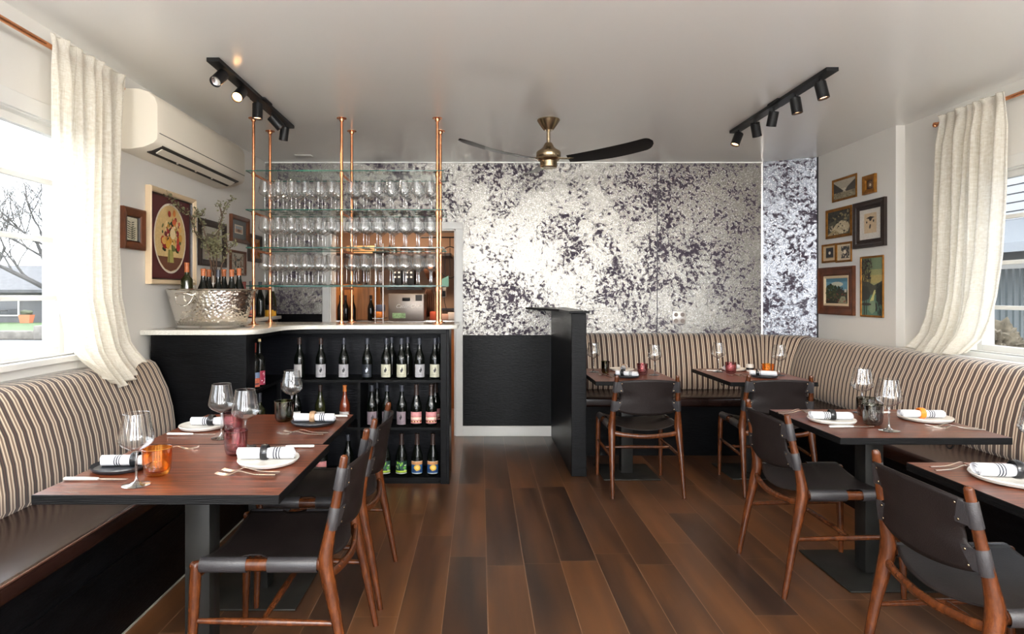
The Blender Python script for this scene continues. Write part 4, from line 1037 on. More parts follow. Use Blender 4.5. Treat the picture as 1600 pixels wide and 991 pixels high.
def plate(x, y, m, lab, r=.10):
    bm = lathe(B(), [(0, .002), (r*.70, .0), (r*.93, .004), (r, .014), (r*.985, .018), (r*.955, .014), (r*.88, .0075), (0, .0065)], 44)
    for v in bm.verts:
        a = math.atan2(v.co.y, v.co.x); k = 1+.018*math.sin(2*a+x*9)+.010*math.sin(3*a+y*5); v.co.x *= k; v.co.y *= k
    o = obj('plate', bm, m); o.location = (x, y, TT+.0005); o.rotation_euler = (0, 0, x*3)
    return tag(o, lab, 'plate', 'small round plates')
def napkin(x, y, rz, lab, stripe='napkin', L=.175, ring=None, ringlab='', rpos=-.02, r=.0225, z=TT+.0075, group='rolled striped napkins'):
    t = thing('rolled_napkin', lab, 'napkin', (x, y, z), rz, group)
    bm = B(); uvl = bm.loops.layers.uv.new('UVMap'); n = 84; rows = []
    nx = 16
    for i in range(nx+1):
        s = i/nx; xx = (s-.5)*L; row = []
        pinch = 1-.16*math.exp(-((xx-rpos)/.016)**2)
        for k in range(n+1):
            f = k/n; a = f*2*PI*3.1; rad = (.0045+(r-.0045)*(.25+.75*f)*f**.0)*(.30+.70*f)
            rad = .004+(r-.004)*(f**.85)
            wob = 1+.03*math.sin(9*s+f*7)
            px_ = rad*math.cos(a-PI*.45)*1.12*pinch*wob; pz_ = rad*math.sin(a-PI*.45)*.92*pinch
            ex = .004*math.sin(f*23+i*.0)*(1 if i in (0, nx) else 0)
            row.append(bm.verts.new((xx+ex, px_, pz_+r*.92)))
        rows.append(row)
    for i in range(nx):
        for k in range(n):
            fc = bm.faces.new((rows[i][k], rows[i+1][k], rows[i+1][k+1], rows[i][k+1]))
            for lp, q in zip(fc.loops, (i, i+1, i+1, i)): lp[uvl].uv = (q/nx, 0)
    o = obj('cloth_roll', bm, M[stripe], t, world=False, angle=80)
    md = o.modifiers.new('thick', 'SOLIDIFY'); md.thickness = .0016; md.offset = -1
    if ring:
        g = lathe(B(), [(r*1.00, -.013), (r*1.16, -.012), (r*1.26, 0), (r*1.16, .012), (r*1.00, .013), (r*.96, 0), (r*1.00, -.013)], 28)
        bmesh.ops.transform(g, matrix=Matrix.Rotation(PI/2, 4, 'Y'), verts=g.verts)
        q = obj('napkin_ring', g, M[ring]); c, s_ = math.cos(rz), math.sin(rz)
        q.location = (x+rpos*c, y+rpos*s_, z+r*.98); q.rotation_euler = (0, 0, rz); tag(q, ringlab, 'napkin ring', 'napkin rings')
plate(-1.275, 2.175, M['plate_d'], 'black plate by the bench on the nearest left table', .098)
napkin(-1.265, 2.185, R(3), 'rolled napkin on the black plate next to the amber tumbler', 'napkin_l', .165, 'ring_b', 'round black napkin ring near the amber tumbler', .035)
plate(-1.285, 2.835, M['plate_w'], 'white plate by the bench on the second left table', .105)
napkin(-1.255, 2.86, R(2), 'rolled napkin on the white plate near the bench', 'napkin_l', .185, 'ring_b', 'black napkin ring on the white plate near the bench', .0)
plate(-.780, 2.255, M['plate_w'], 'white plate by the nearest left chair', .112)
napkin(-.795, 2.275, R(3), 'rolled striped napkin on the white plate by the nearest left chair', 'napkin', .205, 'ring_b', 'black napkin ring by the nearest left chair', -.005, .025)
plate(-.795, 2.925, M['plate_d'], 'black plate at the bar end of the second left table', .106)
napkin(-.797, 2.945, R(-1), 'rolled striped napkin on the black plate in front of the bar', 'napkin', .195, 'ring_t', 'tan wooden napkin ring in front of the bar', -.008)
plate(1.712, 2.975, M['plate_w'], 'white plate on the chair side of the middle right table', .108)
napkin(1.715, 2.99, R(-6), 'rolled napkin with black ring on the middle right table', 'napkin_l', .185, 'ring_b', 'black napkin ring on the middle right table', .005)
plate(2.200, 3.02, M['plate_w'], 'white plate on the bench side of the middle right table', .118)
napkin(2.19, 3.035, R(-4), 'rolled napkin with amber ring on the middle right table', 'napkin', .20, 'ring_o', 'amber orange napkin ring', .0)
plate(1.780, 2.035, M['plate_w'], 'white plate at the right frame edge on the nearest right table', .125)
napkin(1.765, 2.05, R(-8), 'rolled napkin with wide black ring at the right frame edge', 'napkin_l', .19, 'ring_b', 'wide black napkin ring at the right frame edge', .03, .026)
plate(1.150, 4.96, M['plate_w'], 'white plate by the bench on the table beside the partition', .098)
napkin(1.165, 4.95, R(70), 'rolled napkin seen end on, beside the partition, on a white plate', 'napkin', .14, 'ring_t', 'tan napkin ring on the white plate beside the partition', -.02)
plate(1.095, 4.57, M['plate_d'], 'black plate behind the chair beside the partition', .095)
napkin(1.10, 4.58, R(-35), 'rolled napkin with black ring just above the chair back beside the partition', 'napkin', .17, 'ring_b', 'black napkin ring just above the chair back beside the partition', -.03)
plate(2.07, 4.99, M['plate_w'], 'white plate by the bench on the corner table', .10)
napkin(2.05, 4.98, R(30), 'rolled napkin on the white plate behind the plum tumbler, corner table', 'napkin', .15)
plate(2.12, 4.56, M['plate_d'], 'black plate at the chair side of the corner table', .095)
napkin(2.13, 4.60, R(-28), 'rolled napkin with black ring above the corner chair back', 'napkin_l', .185, 'ring_b', 'black napkin ring above the corner chair back', -.035)

def fork_mesh():
    bm = B(); L = .185
    a, b_ = spline([(-L/2, 0, .0035), (-.03, 0, .004), (.015, 0, .012), (.030, 0, .010), (.045, 0, .004)], [(.0018, .0042), (.0015, .0028), (.0013, .0022), (.0013, .006), (.0010, .0100)], 6)
    tube(bm, a, b_, 8, up=(0, 0, 1))
    for k in range(4):
        y = (k-1.5)*.0052
        a, b_ = spline([(.042, y*.9, .004), (.060, y, .0025), (.078, y, .0045), (L/2, y, .0075)], [(.0010, .0019), (.0009, .0017), (.0009, .0015), (.0005, .0006)], 4); tube(bm, a, b_, 6, up=(0, 0, 1))
    return bm
def make_fork():
    fm_ = fork_mesh(); bmesh.ops.scale(fm_, vec=(1.12, 1.25, 1.3), verts=fm_.verts)
    o = obj('fork', fm_, M['cutlery'], None, angle=60); return o
def make_knife():
    t = thing('table_knife', '', 'knife'); L = .215
    a, b_ = spline([(-L/2, 0, .007), (-L/2+.006, 0, .007), (-.06, 0, .007), (.0, 0, .007), (.006, 0, .006)], [(.002, .003), (.0055, .0085), (.0055, .0075), (.0045, .0055), (.003, .004)], 5)
    obj('handle', tube(B(), a, b_, 12, up=(0, 0, 1)), M['pearl'], t, world=False)
    bm = B(); pr = [(.002, -.004), (.03, -.0085), (.08, -.009), (.10, -.006), (L/2, .002), (.09, .005), (.03, .0055), (.002, .004)]
    prism(bm, pr, .0055, .0070); obj('blade', bm, M['cutlery'], t, world=False, smooth=False)
    return t
fk = make_fork(); kn = make_knife()
forks = [(-.800, 2.085, R(178), 'front fork below the white plate by the nearest left chair'), (-.795, 2.125, R(175), 'rear fork below the white plate by the nearest left chair'),
         (-.790, 2.690, R(176), 'front fork between the plates on the left tables'), (-.775, 2.725, R(174), 'rear fork between the plates on the left tables'),
         (-1.225, 2.42, R(20), 'fork behind the amber tumbler pointing to the table middle'),
         (1.640, 3.17, R(12), 'front fork at the far left corner of the middle right table'), (1.650, 3.21, R(14), 'rear fork at the far left corner of the middle right table'),
         (2.190, 2.80, R(165), 'front fork on the bench side of the middle right table'), (2.185, 2.835, R(162), 'rear fork on the bench side of the middle right table'),
         (1.690, 2.155, R(12), 'front fork on the nearest right table'), (1.705, 2.195, R(10), 'rear fork on the nearest right table'),
         (.945, 4.60, R(110), 'left fork on the table beside the partition'), (.985, 4.60, R(112), 'right fork on the table beside the partition'),
         (1.94, 4.58, R(118), 'left fork on the corner table'), (1.985, 4.58, R(120), 'right fork on the corner table')]
for i, (x, y, rz, lab) in enumerate(forks):
    o = fk if i == 0 else fk.copy()
    if i: C.objects.link(o)
    o.location = (x, y, TT+.0005); o.rotation_euler = (0, 0, rz); tag(o, lab, 'fork', 'forks on the dining tables')
knives = [(-1.275, 2.030, R(-1), 'table knife at the near left corner of the left tables'), (-1.265, 2.68, R(-1), 'table knife before the white plate near the bench'),
          (-.775, 2.462, R(182), 'table knife between plate and right wine glass on the left'), (-.775, 3.08, R(180), 'table knife behind the napkin in front of the bar'),
          (1.725, 2.835, R(2), 'table knife before the white plate on the middle right table'), (2.12, 3.17, R(4), 'table knife behind the amber ringed napkin'),
          (1.835, 4.93, R(150), 'table knife at the left of the corner table')]
for i, (x, y, rz, lab) in enumerate(knives):
    if i == 0: kn.location = (x, y, TT+.0005); kn.rotation_euler = (0, 0, rz); kn['label'] = lab; kn['group'] = 'table knives'
    else: dup(kn, (x, y, TT+.0005), rz, lab, 'table knives')

# ================================================================== CURTAINS
def curtain(name, label, x, sgn, rows, folds, loc, seed, n=170, ztop=2.57):
    """rows: (z, y_left, y_right, depth) from top to bottom; sgn = direction into the room"""
    r = random.Random(seed); ph = [r.uniform(-.5, .5) for _ in range(folds+3)]
    bm = B(); uvl = bm.loops.layers.uv.new('UVMap'); g = []; m = 64
    for j in range(m+1):
        t_ = j/m; k = t_*(len(rows)-1); a = min(int(k), len(rows)-2); f = k-a; f = f*f*(3-2*f) if True else f
        z, yl, yr, dp, bz = [rows[a][q]*(1-f)+rows[a+1][q]*f for q in range(5)]
        row = []
        for i in range(n+1):
            s = i/n; w_ = s*folds; q = int(w_); wv = math.sin(2*PI*(w_+.20*math.sin(w_*1.7+ph[q])+.25*ph[q]*t_))
            wv2 = math.sin(2*PI*(w_*.41+.9*t_+ph[3]))
            xx = x+sgn*(dp*(wv*(.75+.25*math.sin(w_*2.3+seed)))+.35*dp*wv2)
            yy = yl+(yr-yl)*s+.10*dp*math.cos(2*PI*w_)
            xx += sgn*.075*min(1, max(0, (1.10-z)/.14))
            zz = z-bz*math.sin(min(1, s*1.15)*PI)-(.012*abs(wv) if j == 0 else 0)+.010*(wv2 if j == m else 0)
            row.append(bm.verts.new((xx, yy, zz)))
        g.append(row)
    for j in range(m):
        for i in range(n):
            fc = bm.faces.new((g[j][i], g[j+1][i], g[j+1][i+1], g[j][i+1]))
            for lp, q in zip(fc.loops, ((i, j), (i, j+1), (i+1, j+1), (i+1, j))): lp[uvl].uv = (q[0]/n, q[1]/m)
    o = obj(name, bm, M['linen'], None, angle=180); return tag(o, label, 'curtain')
# z, near edge y, far edge y, fold depth, sag
curtain('curtain', 'sheer linen curtain gathered on the copper rod at the left window', -1.955, 1,
        [(2.570, 2.79, 3.385, .020, 0), (2.515, 2.80, 3.375, .009, 0), (2.36, 2.80, 3.36, .026, 0), (2.0, 2.80, 3.345, .030, 0), (1.6, 2.80, 3.33, .030, 0), (1.35, 2.82, 3.335, .030, 0), (1.16, 2.88, 3.39, .030, .0), (1.05, 2.97, 3.43, .028, .06), (.985, 3.06, 3.47, .026, .10)], 7, None, 4)
curtain('curtain', 'sheer linen curtain gathered on the copper rod at the right window', 3.095, -1,
        [(2.575, 4.12, 3.615, .020, 0), (2.533, 4.12, 3.605, .009, 0), (2.38, 4.15, 3.60, .030, 0), (2.0, 4.17, 3.62, .034, 0), (1.6, 4.18, 3.655, .034, 0), (1.35, 4.19, 3.70, .034, 0), (1.2, 4.22, 3.74, .036, 0), (1.08, 4.28, 3.79, .036, .0), (.995, 4.33, 3.84, .036, .04)], 7, None, 9)
t = thing('curtain_rod', 'copper curtain rod above the left window', 'curtain rod', (-1.99, 1.8, 2.515))
obj('rod', cyl_between(B(), (-1.985, .1, 2.515), (-1.985, 3.40, 2.515), .0125, 14), M['copper'], t)
for y in (.3, 3.385): obj('bracket', cyl_between(B(), (-1.985, y, 2.515), (XL, y, 2.515), .007, 10), M['copper'], t)
t = thing('curtain_rod', 'copper curtain rod with ball end above the right window', 'curtain rod', (3.125, 2.3, 2.533))
obj('rod', cyl_between(B(), (3.125, .3, 2.533), (3.125, 4.185, 2.533), .0125, 14), M['copper'], t)
obj('finial', lathe(B(), [(0, -.018), (.013, -.014), (.017, 0), (.013, .014), (0, .018)], 16, (3.125, 4.195, 2.533)), M['copper'], t)
for y in (.5, 4.145): obj('bracket', cyl_between(B(), (3.125, y, 2.533), (XR, y, 2.533), .007, 10), M['copper'], t)

# ================================================================== AIR CONDITIONER
t = thing('air_conditioner', 'long cream wall air conditioner above the bar on the left wall', 'air conditioner', (XL, 4.15, 2.37))
pr = [(XL+.001, 2.555), (-1.955, 2.552), (-1.90, 2.535), (-1.862, 2.50), (-1.848, 2.46), (-1.846, 2.30), (-1.850, 2.258), (-1.870, 2.238), (-1.93, 2.214), (-2.0, 2.204), (XL+.001, 2.203)]
bm = loft(B(), [[(x, y, z) for x, z in pr] for y in (3.505, 3.511, 4.80, 4.806)]); 
for v in bm.verts:
    if v.co.y < 3.507 or v.co.y > 4.804: v.co.x = XL+(v.co.x-XL)*.985; v.co.z = 2.38+(v.co.z-2.38)*.985
obj('casing', bm, M['acwhite'], t, angle=35)
obj('vent_slot', loft(B(), [[(x, y, z) for x, z in ((-1.864, 2.243), (-1.862, 2.238), (-1.955, 2.203), (-1.957, 2.209))] for y in (3.59, 4.72)]), M['acdark'], t, smooth=False)
obj('louvre', loft(B(), [[(x, y, z) for x, z in ((-1.884, 2.231), (-1.882, 2.226), (-1.918, 2.203), (-1.920, 2.209))] for y in (3.62, 4.69)]), M['acwhite'], t, smooth=False)
obj('front_seam', bx(B(), -1.8475, -1.8445, 3.52, 4.79, 2.296, 2.300), M['acdark'], t, smooth=False)
for y in (3.9, 4.15, 4.4): obj('vane', bx(B(), -1.935, -1.925, y-.004, y+.004, 2.200, 2.214), M['acwhite'], t, smooth=False)

# ================================================================== TRACK LIGHTS
def track(x, y0, y1, label, heads, box_y):
    t = thing('track_light', label, 'track light', (x, (y0+y1)/2, ZC))
    bm = loft(B(), [[(x-.034, y, ZC-.0005), (x+.034, y, ZC-.0005), (x+.034, y, ZC-.022), (x-.034, y, ZC-.022)] for y in (y0, y1)]); obj('bar', bm, M['blackmetal'], t, smooth=False)
    obj('canopy', bx(B(), x-.05, x+.05, box_y-.07, box_y+.07, ZC-.016, ZC-.0005, .003), M['blackmetal'], t, smooth=False)
    for i, (y, d, kind) in enumerate(heads):
        d = Vector(d).normalized(); piv = Vector((x, y, ZC-.055))
        rot = Vector((0, 0, -1)).rotation_difference(d).to_matrix().to_4x4()
        top = piv-d*.012; mtx = Matrix.Translation(top) @ rot
        bm = B(); lathe(bm, [(0, 0), (.030, 0), (.0325, -.003), (.0325, -.100), (.0285, -.100), (.0275, -.088)], 24); bmesh.ops.transform(bm, matrix=mtx, verts=bm.verts)
        h = obj('spot_head', bm, M['blackmetal'], t, angle=35)
        obj('stem', cyl_between(B(), (x, y, ZC-.022), (x, y, ZC-.058), .007, 10), M['blackmetal'], h)
        bm = B(); lathe(bm, [(.0278, -.088), (.020, -.082), (0, -.080)], 24); bmesh.ops.transform(bm, matrix=mtx, verts=bm.verts)
        obj('lens', bm, M[kind], h)
        l = bpy.data.lights.new('spot_beam', 'SPOT'); l.energy = {'lampglass': 22, 'lampwarm': 16, 'lampoff': 0}[kind]; l.spot_size = R(62); l.spot_blend = .8; l.color = (1, .74, .48); l.shadow_soft_size = .02
        if l.energy > 0:
            lo = bpy.data.objects.new('spot_beam', l); C.objects.link(lo); lo.parent = t; lo.location = top+d*.106-LOC[t.name]
            lo.rotation_euler = Vector((0, 0, -1)).rotation_difference(d).to_euler()
track(-1.443, 3.30, 4.64, 'black track light with five spots at the upper left, one glowing', [(3.42, (-.12, -.85, -.75), 'lampoff'), (3.70, (-.02, -.95, -.75), 'lampglass'), (3.965, (.0, -.05, -1), 'lampwarm'), (4.24, (.62, .30, -.72), 'lampwarm'), (4.515, (-.16, .12, -1), 'lampwarm')], 4.03)
track(1.985, 3.44, 4.78, 'black track light with five spots at the upper right', [(3.565, (.17, -.12, -1), 'lampwarm'), (3.85, (.14, -.05, -1), 'lampwarm'), (4.13, (-.05, .35, -.95), 'lampwarm'), (4.41, (.30, .28, -.92), 'lampwarm'), (4.69, (-.38, -.10, -.92), 'lampwarm')], 4.05)
# unseen glowing globes added behind the photographer to brighten room and ceiling
for x, w_ in ((-1.0, 'left'), (.6, 'middle'), (2.2, 'right')):
    t = thing('added_fill_globe', 'unseen glowing globe added as fill light behind the camera, %s of three' % w_, 'fill light', (x, -.35, ZC), 0, 'added fill globes')
    obj('canopy', lathe(B(), [(0, -.001), (.05, -.001), (.05, -.02), (0, -.03)], 20, (x, -.35, ZC)), M['brass'], t)
    obj('cord', cyl_between(B(), (x, -.35, ZC-.02), (x, -.35, 2.30), .004, 8), M['blackmetal'], t)
    bm = B(); bmesh.ops.create_uvsphere(bm, u_segments=24, v_segments=16, radius=.23, matrix=Matrix.Translation((x, -.35, 2.13)))
    obj('fill_globe_ball', bm, mat('fill_globe_glow', (1, .95, .88), .5, emit=(1, .985, .955), es=FILL_GLOBE), t)

# ================================================================== CEILING FAN
FX, FY = .502, 4.48; FZ = 2.362
t = thing('ceiling_fan', 'three bladed brass ceiling fan with black blades', 'ceiling fan', (FX, FY, ZC))
obj('canopy', lathe(B(), [(0, -.0005), (.083, -.0005), (.084, -.006), (.066, -.035), (.042, -.068), (.034, -.078), (0, -.079)], 36, (FX, FY, ZC)), M['brass'], t)
obj('downrod', lathe(B(), [(0, -.076), (.0135, -.076), (.0135, -.20), (0, -.20)], 18, (FX, FY, ZC)), M['brass'], t)
obj('motor', lathe(B(), [(0, .118), (.024, .118), (.032, .105), (.042, .085), (.062, .068), (.084, .055), (.090, .046), (.090, .018), (.084, .008), (.086, .0), (.075, -.014), (.062, -.018), (.062, -.060), (.056, -.066), (0, -.068)], 40, (FX, FY, FZ)), M['brass'], t)
for k, a in enumerate((97, 212, 334)):
    aa = R(a); er = Vector((math.cos(aa), math.sin(aa), 0)); et = Vector((-math.sin(aa), math.cos(aa), 0)); pitch = -R((14, 11, 17)[k])
    bm = B(); n = 36
    secs = []
    for i in range(n+1):
        s = i/n; r_ = .15+.60*s; hw = (.050+.028*math.sin(min(1, s*1.6)*PI/2))*(1 if s < .90 else math.sqrt(max(.02, 1-((s-.90)/.104)**2)))
        z = FZ-.012+.055*s**2.2; c = Vector((FX, FY, 0))+er*r_+Vector((0, 0, z)); cr_ = et*math.cos(pitch)+Vector((0, 0, math.sin(pitch))); nn = er.cross(cr_)
        secs.append([c-cr_*hw, c-cr_*hw*.5+nn*.006, c+cr_*hw*.5+nn*.006, c+cr_*hw, c+cr_*hw*.5-nn*.0025, c-cr_*hw*.5-nn*.0025])
    loft(bm, secs); b_ = obj('blade', bm, M['fan_blade'], t, angle=50)
    p0 = Vector((FX, FY, FZ-.004))+er*.078; p1 = Vector((FX, FY, FZ-.010))+er*.15; p2 = Vector((FX, FY, FZ-.008))+er*.215
    obj('blade_arm', tube(B(), [p0, p1, p2], [(.005, .022), (.006, .018), (.004, .010)], 10, up=(0, 0, 1)), M['brass'], b_)

# ================================================================== PICTURES
def picture(side, a0, a1, z0, z1, name, label, fw, depth, fm, art, liner=None, liner_w=0, mat_w=0, matcol=(224, 214, 196), oval=False, profile=None, cat='picture'):
    """a0 = edge at the picture's left as seen from the room, a1 = right edge (both as world y)"""
    x = XL if side == 'L' else XR2; cyy = (a0+a1)/2; cz = (z0+z1)/2
    W2 = abs(a1-a0)/2; H2 = (z1-z0)/2
    t = thing(name, label, cat, (x, cyy, cz), PI/2 if side == 'L' else -PI/2)
    def rings(prof): return [[(-(W2-i), -n_, -(H2-i)), (W2-i, -n_, -(H2-i)), (W2-i, -n_, H2-i), (-(W2-i), -n_, H2-i)] for i, n_ in prof]
    if side == 'R':
        depth *= .55
        if profile: profile = [(i, n_*.55) for i, n_ in profile]
    prof = profile or [(0, .001), (0, depth*.85), (fw*.18, depth), (fw*.55, depth*.82), (fw*.8, depth*.7), (fw, depth*.45), (fw, .004)]
    bm = B(); loft(bm, rings(prof), caps=False); obj('frame', bm, fm, t, world=False, smooth=False)
    w_ = fw
    if liner:
        bm = B(); loft(bm, rings([(fw, depth*.5), (fw+liner_w*.3, depth*.6), (fw+liner_w, depth*.35), (fw+liner_w, .004)]), caps=False); obj('liner', bm, liner, t, world=False, smooth=False); w_ += liner_w
    iw, ih = W2-w_, H2-w_
    def mp(u, v, k): return Vector((-iw+2*iw*u, -.0045-k, -ih+2*ih*v))
    print_mesh('canvas', art, mp, t, step=.0001)
    return t
R5 = random.Random(12)
def blobs(cols, n, u0, u1, v0, v1, s0, s1, asp=1., sd=1):
    r = random.Random(sd); return [(r.choice(cols), ell(r.uniform(u0, u1), r.uniform(v0, v1), r.uniform(s0, s1), r.uniform(s0, s1)*asp, 7, 0, r.uniform(0, 3))) for _ in range(n)]
def clip(p): return [(c, [(min(1, max(0, u)), min(1, max(0, v))) for u, v in q]) for c, q in p]
def leafspray(c, cu, v0, v1, n, L, sd=1, w_=.05):
    out = [(c, [(cu-.01, v0), (cu+.01, v0), (cu+.02, v1), (cu, v1)])]
    for i in range(n):
        v = v0+(v1-v0)*i/n
        for s in (-1, 1): out.append((c, [(cu, v), (cu+s*L*.5, v+.02+w_), (cu+s*L, v+.07), (cu+s*L*.5, v+.02-w_*.2)]))
    return out
fern = [((214, 206, 180), rect(0, 0, 1, 1))]+leafspray((62, 62, 46), .45, .08, .85, 8, .32, 2)+leafspray((94, 92, 66), .62, .05, .6, 6, .24, 3)
picture('L', 3.52, 3.755, 1.637, 1.882, 'framed_print', 'small brown framed fern print beside the curtain', .048, .034, M['walnut'], clip(fern), mat('inner_black_lip', srgb(40, 28, 20), .5), .006, cat='picture')
# bouquet in an oval on a maroon mount
fl = [((84, 26, 30), rect(0, 0, 1, 1)), ((226, 214, 196), ell(.5, .5, .40, .435, 48)), ((218, 186, 128), ell(.5, .5, .375, .41, 48)), ((110, 66, 44), [(.19, .27), (.81, .27), (.74, .19), (.64, .12), (.5, .09), (.36, .12), (.26, .19)])]
fl += [((168, 160, 88), [(.42, .20), (.58, .20), (.56, .36), (.44, .36)]), ((130, 124, 70), [(.44, .20), (.48, .20), (.48, .36), (.45, .36)])]
fl += blobs([(66, 84, 44), (96, 110, 60), (44, 60, 40), (120, 124, 70)], 34, .26, .74, .34, .72, .02, .055, .7, 3)
fl += blobs([(196, 60, 48), (214, 150, 60), (150, 36, 40), (226, 176, 96), (120, 50, 50), (236, 206, 150), (206, 96, 60)], 30, .27, .73, .38, .76, .03, .06, .8, 4)
fl += blobs([(236, 200, 130), (180, 60, 50), (240, 220, 180)], 20, .3, .7, .40, .74, .010, .022, .8, 6)
fl += [((168, 52, 40), ell(.44, .80, .035, .04, 10)), ((216, 130, 60), ell(.56, .82, .035, .045, 10)), ((236, 214, 166), ell(.52, .56, .07, .07, 12)), ((226, 170, 60), ell(.40, .42, .055, .05, 10)), ((174, 40, 48), ell(.66, .40, .05, .055, 10)), ((214, 160, 70), ell(.72, .52, .05, .05, 10))]
picture('L', 3.795, 4.405, 1.435, 2.052, 'framed_print', 'large flower bouquet print in oval maroon mount and cream frame', .032, .040, M['creamframe'], fl, M['darkframe'], .008)
dk = [((190, 184, 170), rect(0, 0, 1, 1)), ((120, 110, 96), rect(.25, .2, .75, .8))]+clip(blobs([(70, 62, 50), (150, 140, 120), (96, 88, 70)], 24, .28, .72, .24, .76, .02, .07, 1, 8))
picture('L', 4.50, 4.96, 1.585, 1.935, 'framed_print', 'dark framed print on the left wall half hidden by the branches', .048, .030, M['darkframe'], dk)
lb = [((88, 92, 92), rect(0, 0, 1, 1)), ((216, 200, 176), rect(.22, .28, .78, .74)), ((170, 130, 104), rect(.28, .34, .72, .52)), ((150, 160, 166), rect(.28, .52, .72, .68)), ((110, 84, 66), ell(.5, .44, .12, .08, 8))]+clip(blobs([(120, 124, 120), (60, 62, 62)], 30, .05, .95, .05, .95, .01, .03, 1, 2))[:0]
picture('L', 5.065, 5.455, 1.812, 2.040, 'framed_print', 'walnut framed print with grey mount, upper one left of the copper rack', .034, .030, M['walnut'], lb)
wl_ = [((190, 184, 166), rect(0, 0, 1, 1))]+clip(blobs([(90, 86, 70), (210, 200, 180), (150, 120, 96), (60, 66, 56), (230, 222, 204)], 60, .08, .92, .08, .92, .03, .08, 1, 5))
picture('L', 5.065, 5.385, 1.532, 1.742, 'framed_print', 'thin framed floral print, lower one left of the copper rack', .020, .024, M['walnut'], wl_)
gd = [((150, 70, 40), rect(0, 0, 1, 1)), ((196, 110, 60), rect(.2, .2, .8, .8)), ((120, 52, 36), ell(.5, .5, .2, .25, 10))]
picture('L', 5.46, 5.765, 1.665, 1.915, 'framed_print', 'gilt lined dark frame nearest the silver wall, behind the copper rack', .036, .03, M['darkframe'], gd, M['gold'], .03)
# right wall: a0 = far edge
mt = [((196, 184, 162), rect(0, 0, 1, 1)), ((176, 166, 148), rect(0, .55, 1, 1)), ((60, 56, 50), [(0, .34), (0, .92), (.18, .72), (.32, .56), (.46, .40), (.40, .30)]), ((74, 68, 60), [(1, .32), (1, .90), (.84, .74), (.66, .58), (.54, .42), (.60, .30)]), ((208, 200, 182), [(.40, .46), (.5, .38), (.6, .46), (.52, .56)]), ((150, 138, 112), rect(0, 0, 1, .34))]
mt += clip(blobs([(104, 92, 70), (190, 176, 146), (80, 72, 58)], 60, .03, .97, .02, .32, .012, .035, .7, 4))
picture('R', 5.454, 5.102, 2.186, 2.383, 'painting', 'gilt framed mountain valley picture at the top left of the right wall group', .020, .022, M['gold'], mt)
cm = [((52, 34, 26), rect(0, 0, 1, 1)), ((92, 66, 48), ell(.5, .5, .40, .42, 20)), ((120, 92, 70), ell(.5, .5, .34, .36, 20)), ((222, 206, 176), ell(.52, .44, .16, .14, 12)), ((216, 190, 160), ell(.5, .62, .09, .10, 12)), ((60, 40, 30), ell(.5, .70, .10, .06, 10))]
picture('R', 5.008, 4.848, 2.180, 2.332, 'painting', 'tiny deep gilt frame with a cameo portrait, top right of the group', .040, .045, M['gold'], cm)
st = [((92, 88, 72), rect(0, 0, 1, 1)), ((64, 62, 54), [(0, .5), (.3, .62), (.6, .56), (1, .75), (1, 1), (0, 1)]), ((206, 190, 156), [(.18, .22), (.4, .46), (.62, .58), (.9, .50), (1, .3), (.9, .05), (.5, .02)]), ((170, 150, 110), [(.0, .05), (.3, .22), (.5, .10), (.5, 0), (0, 0)])]
st += clip(blobs([(50, 48, 42), (150, 136, 100), (36, 34, 30)], 40, .02, .98, .5, .98, .03, .08, .7, 5))+clip(blobs([(230, 218, 190), (40, 38, 34), (120, 100, 70), (216, 200, 166)], 60, .05, .98, .02, .52, .012, .045, .8, 6))
picture('R', 5.552, 5.172, 1.868, 2.128, 'painting', 'gilt framed dark painting of a pale reclining shape on the right wall', .026, .026, M['gold'], st)
bt = [((216, 210, 200), rect(0, 0, 1, 1)), ((206, 180, 146), rect(.22, .20, .80, .86)), ((44, 34, 28), [(.30, .70), (.5, .755), (.72, .71), (.6, .68), (.54, .60), (.48, .60), (.44, .68)]), ((44, 34, 28), ell(.34, .57, .035, .04, 8)), ((44, 34, 28), ell(.66, .59, .035, .045, 8)), ((44, 34, 28), ell(.50, .42, .04, .085, 8, 0, -.25))]
picture('R', 5.130, 4.727, 1.748, 2.127, 'framed_print', 'wide dark framed specimen print with four dark insects', .052, .050, M['darkframe'], bt, M['darkframe'], .016, profile=[(0, .001), (0, .044), (.012, .050), (.022, .040), (.036, .044), (.044, .030), (.052, .022), (.052, .004)])
sm = [((208, 180, 140), rect(0, 0, 1, 1)), ((44, 44, 46), rect(.24, .16, .88, .88)), ((236, 224, 200), ell(.56, .52, .10, .11, 12)), ((150, 130, 100), rect(.24, .16, .88, .22))]
picture('R', 5.618, 5.402, 1.655, 1.822, 'framed_print', 'left of two tiny gilt frames, dark with a pale oval', .018, .022, M['gold'], sm)
sn = [((210, 190, 160), rect(0, 0, 1, 1)), ((62, 60, 58), rect(.30, .12, .92, .88))]+clip(blobs([(220, 206, 180), (40, 38, 36), (150, 136, 116)], 40, .32, .9, .15, .85, .02, .07, 1, 7))+[((236, 222, 196), ell(.62, .52, .11, .14, 10))]
picture('R', 5.398, 5.172, 1.648, 1.820, 'framed_print', 'right of two tiny gilt frames, pale figure on dark ground', .018, .022, M['gold'], sn)
ld = [((112, 158, 176), rect(0, 0, 1, 1)), ((206, 206, 186), ell(.5, .76, .28, .10, 14)), ((86, 132, 150), rect(0, .86, 1, 1)), ((62, 66, 44), rect(0, 0, 1, .52)), ((44, 46, 32), rect(0, 0, 1, .18)), ((150, 150, 120), [(.55, .02), (.95, .02), (.86, .28), (.70, .28)]), ((60, 54, 48), [(.46, .44), (.60, .60), (.74, .56), (.84, .44)]), ((222, 214, 196), rect(.84, .44, .93, .56))]
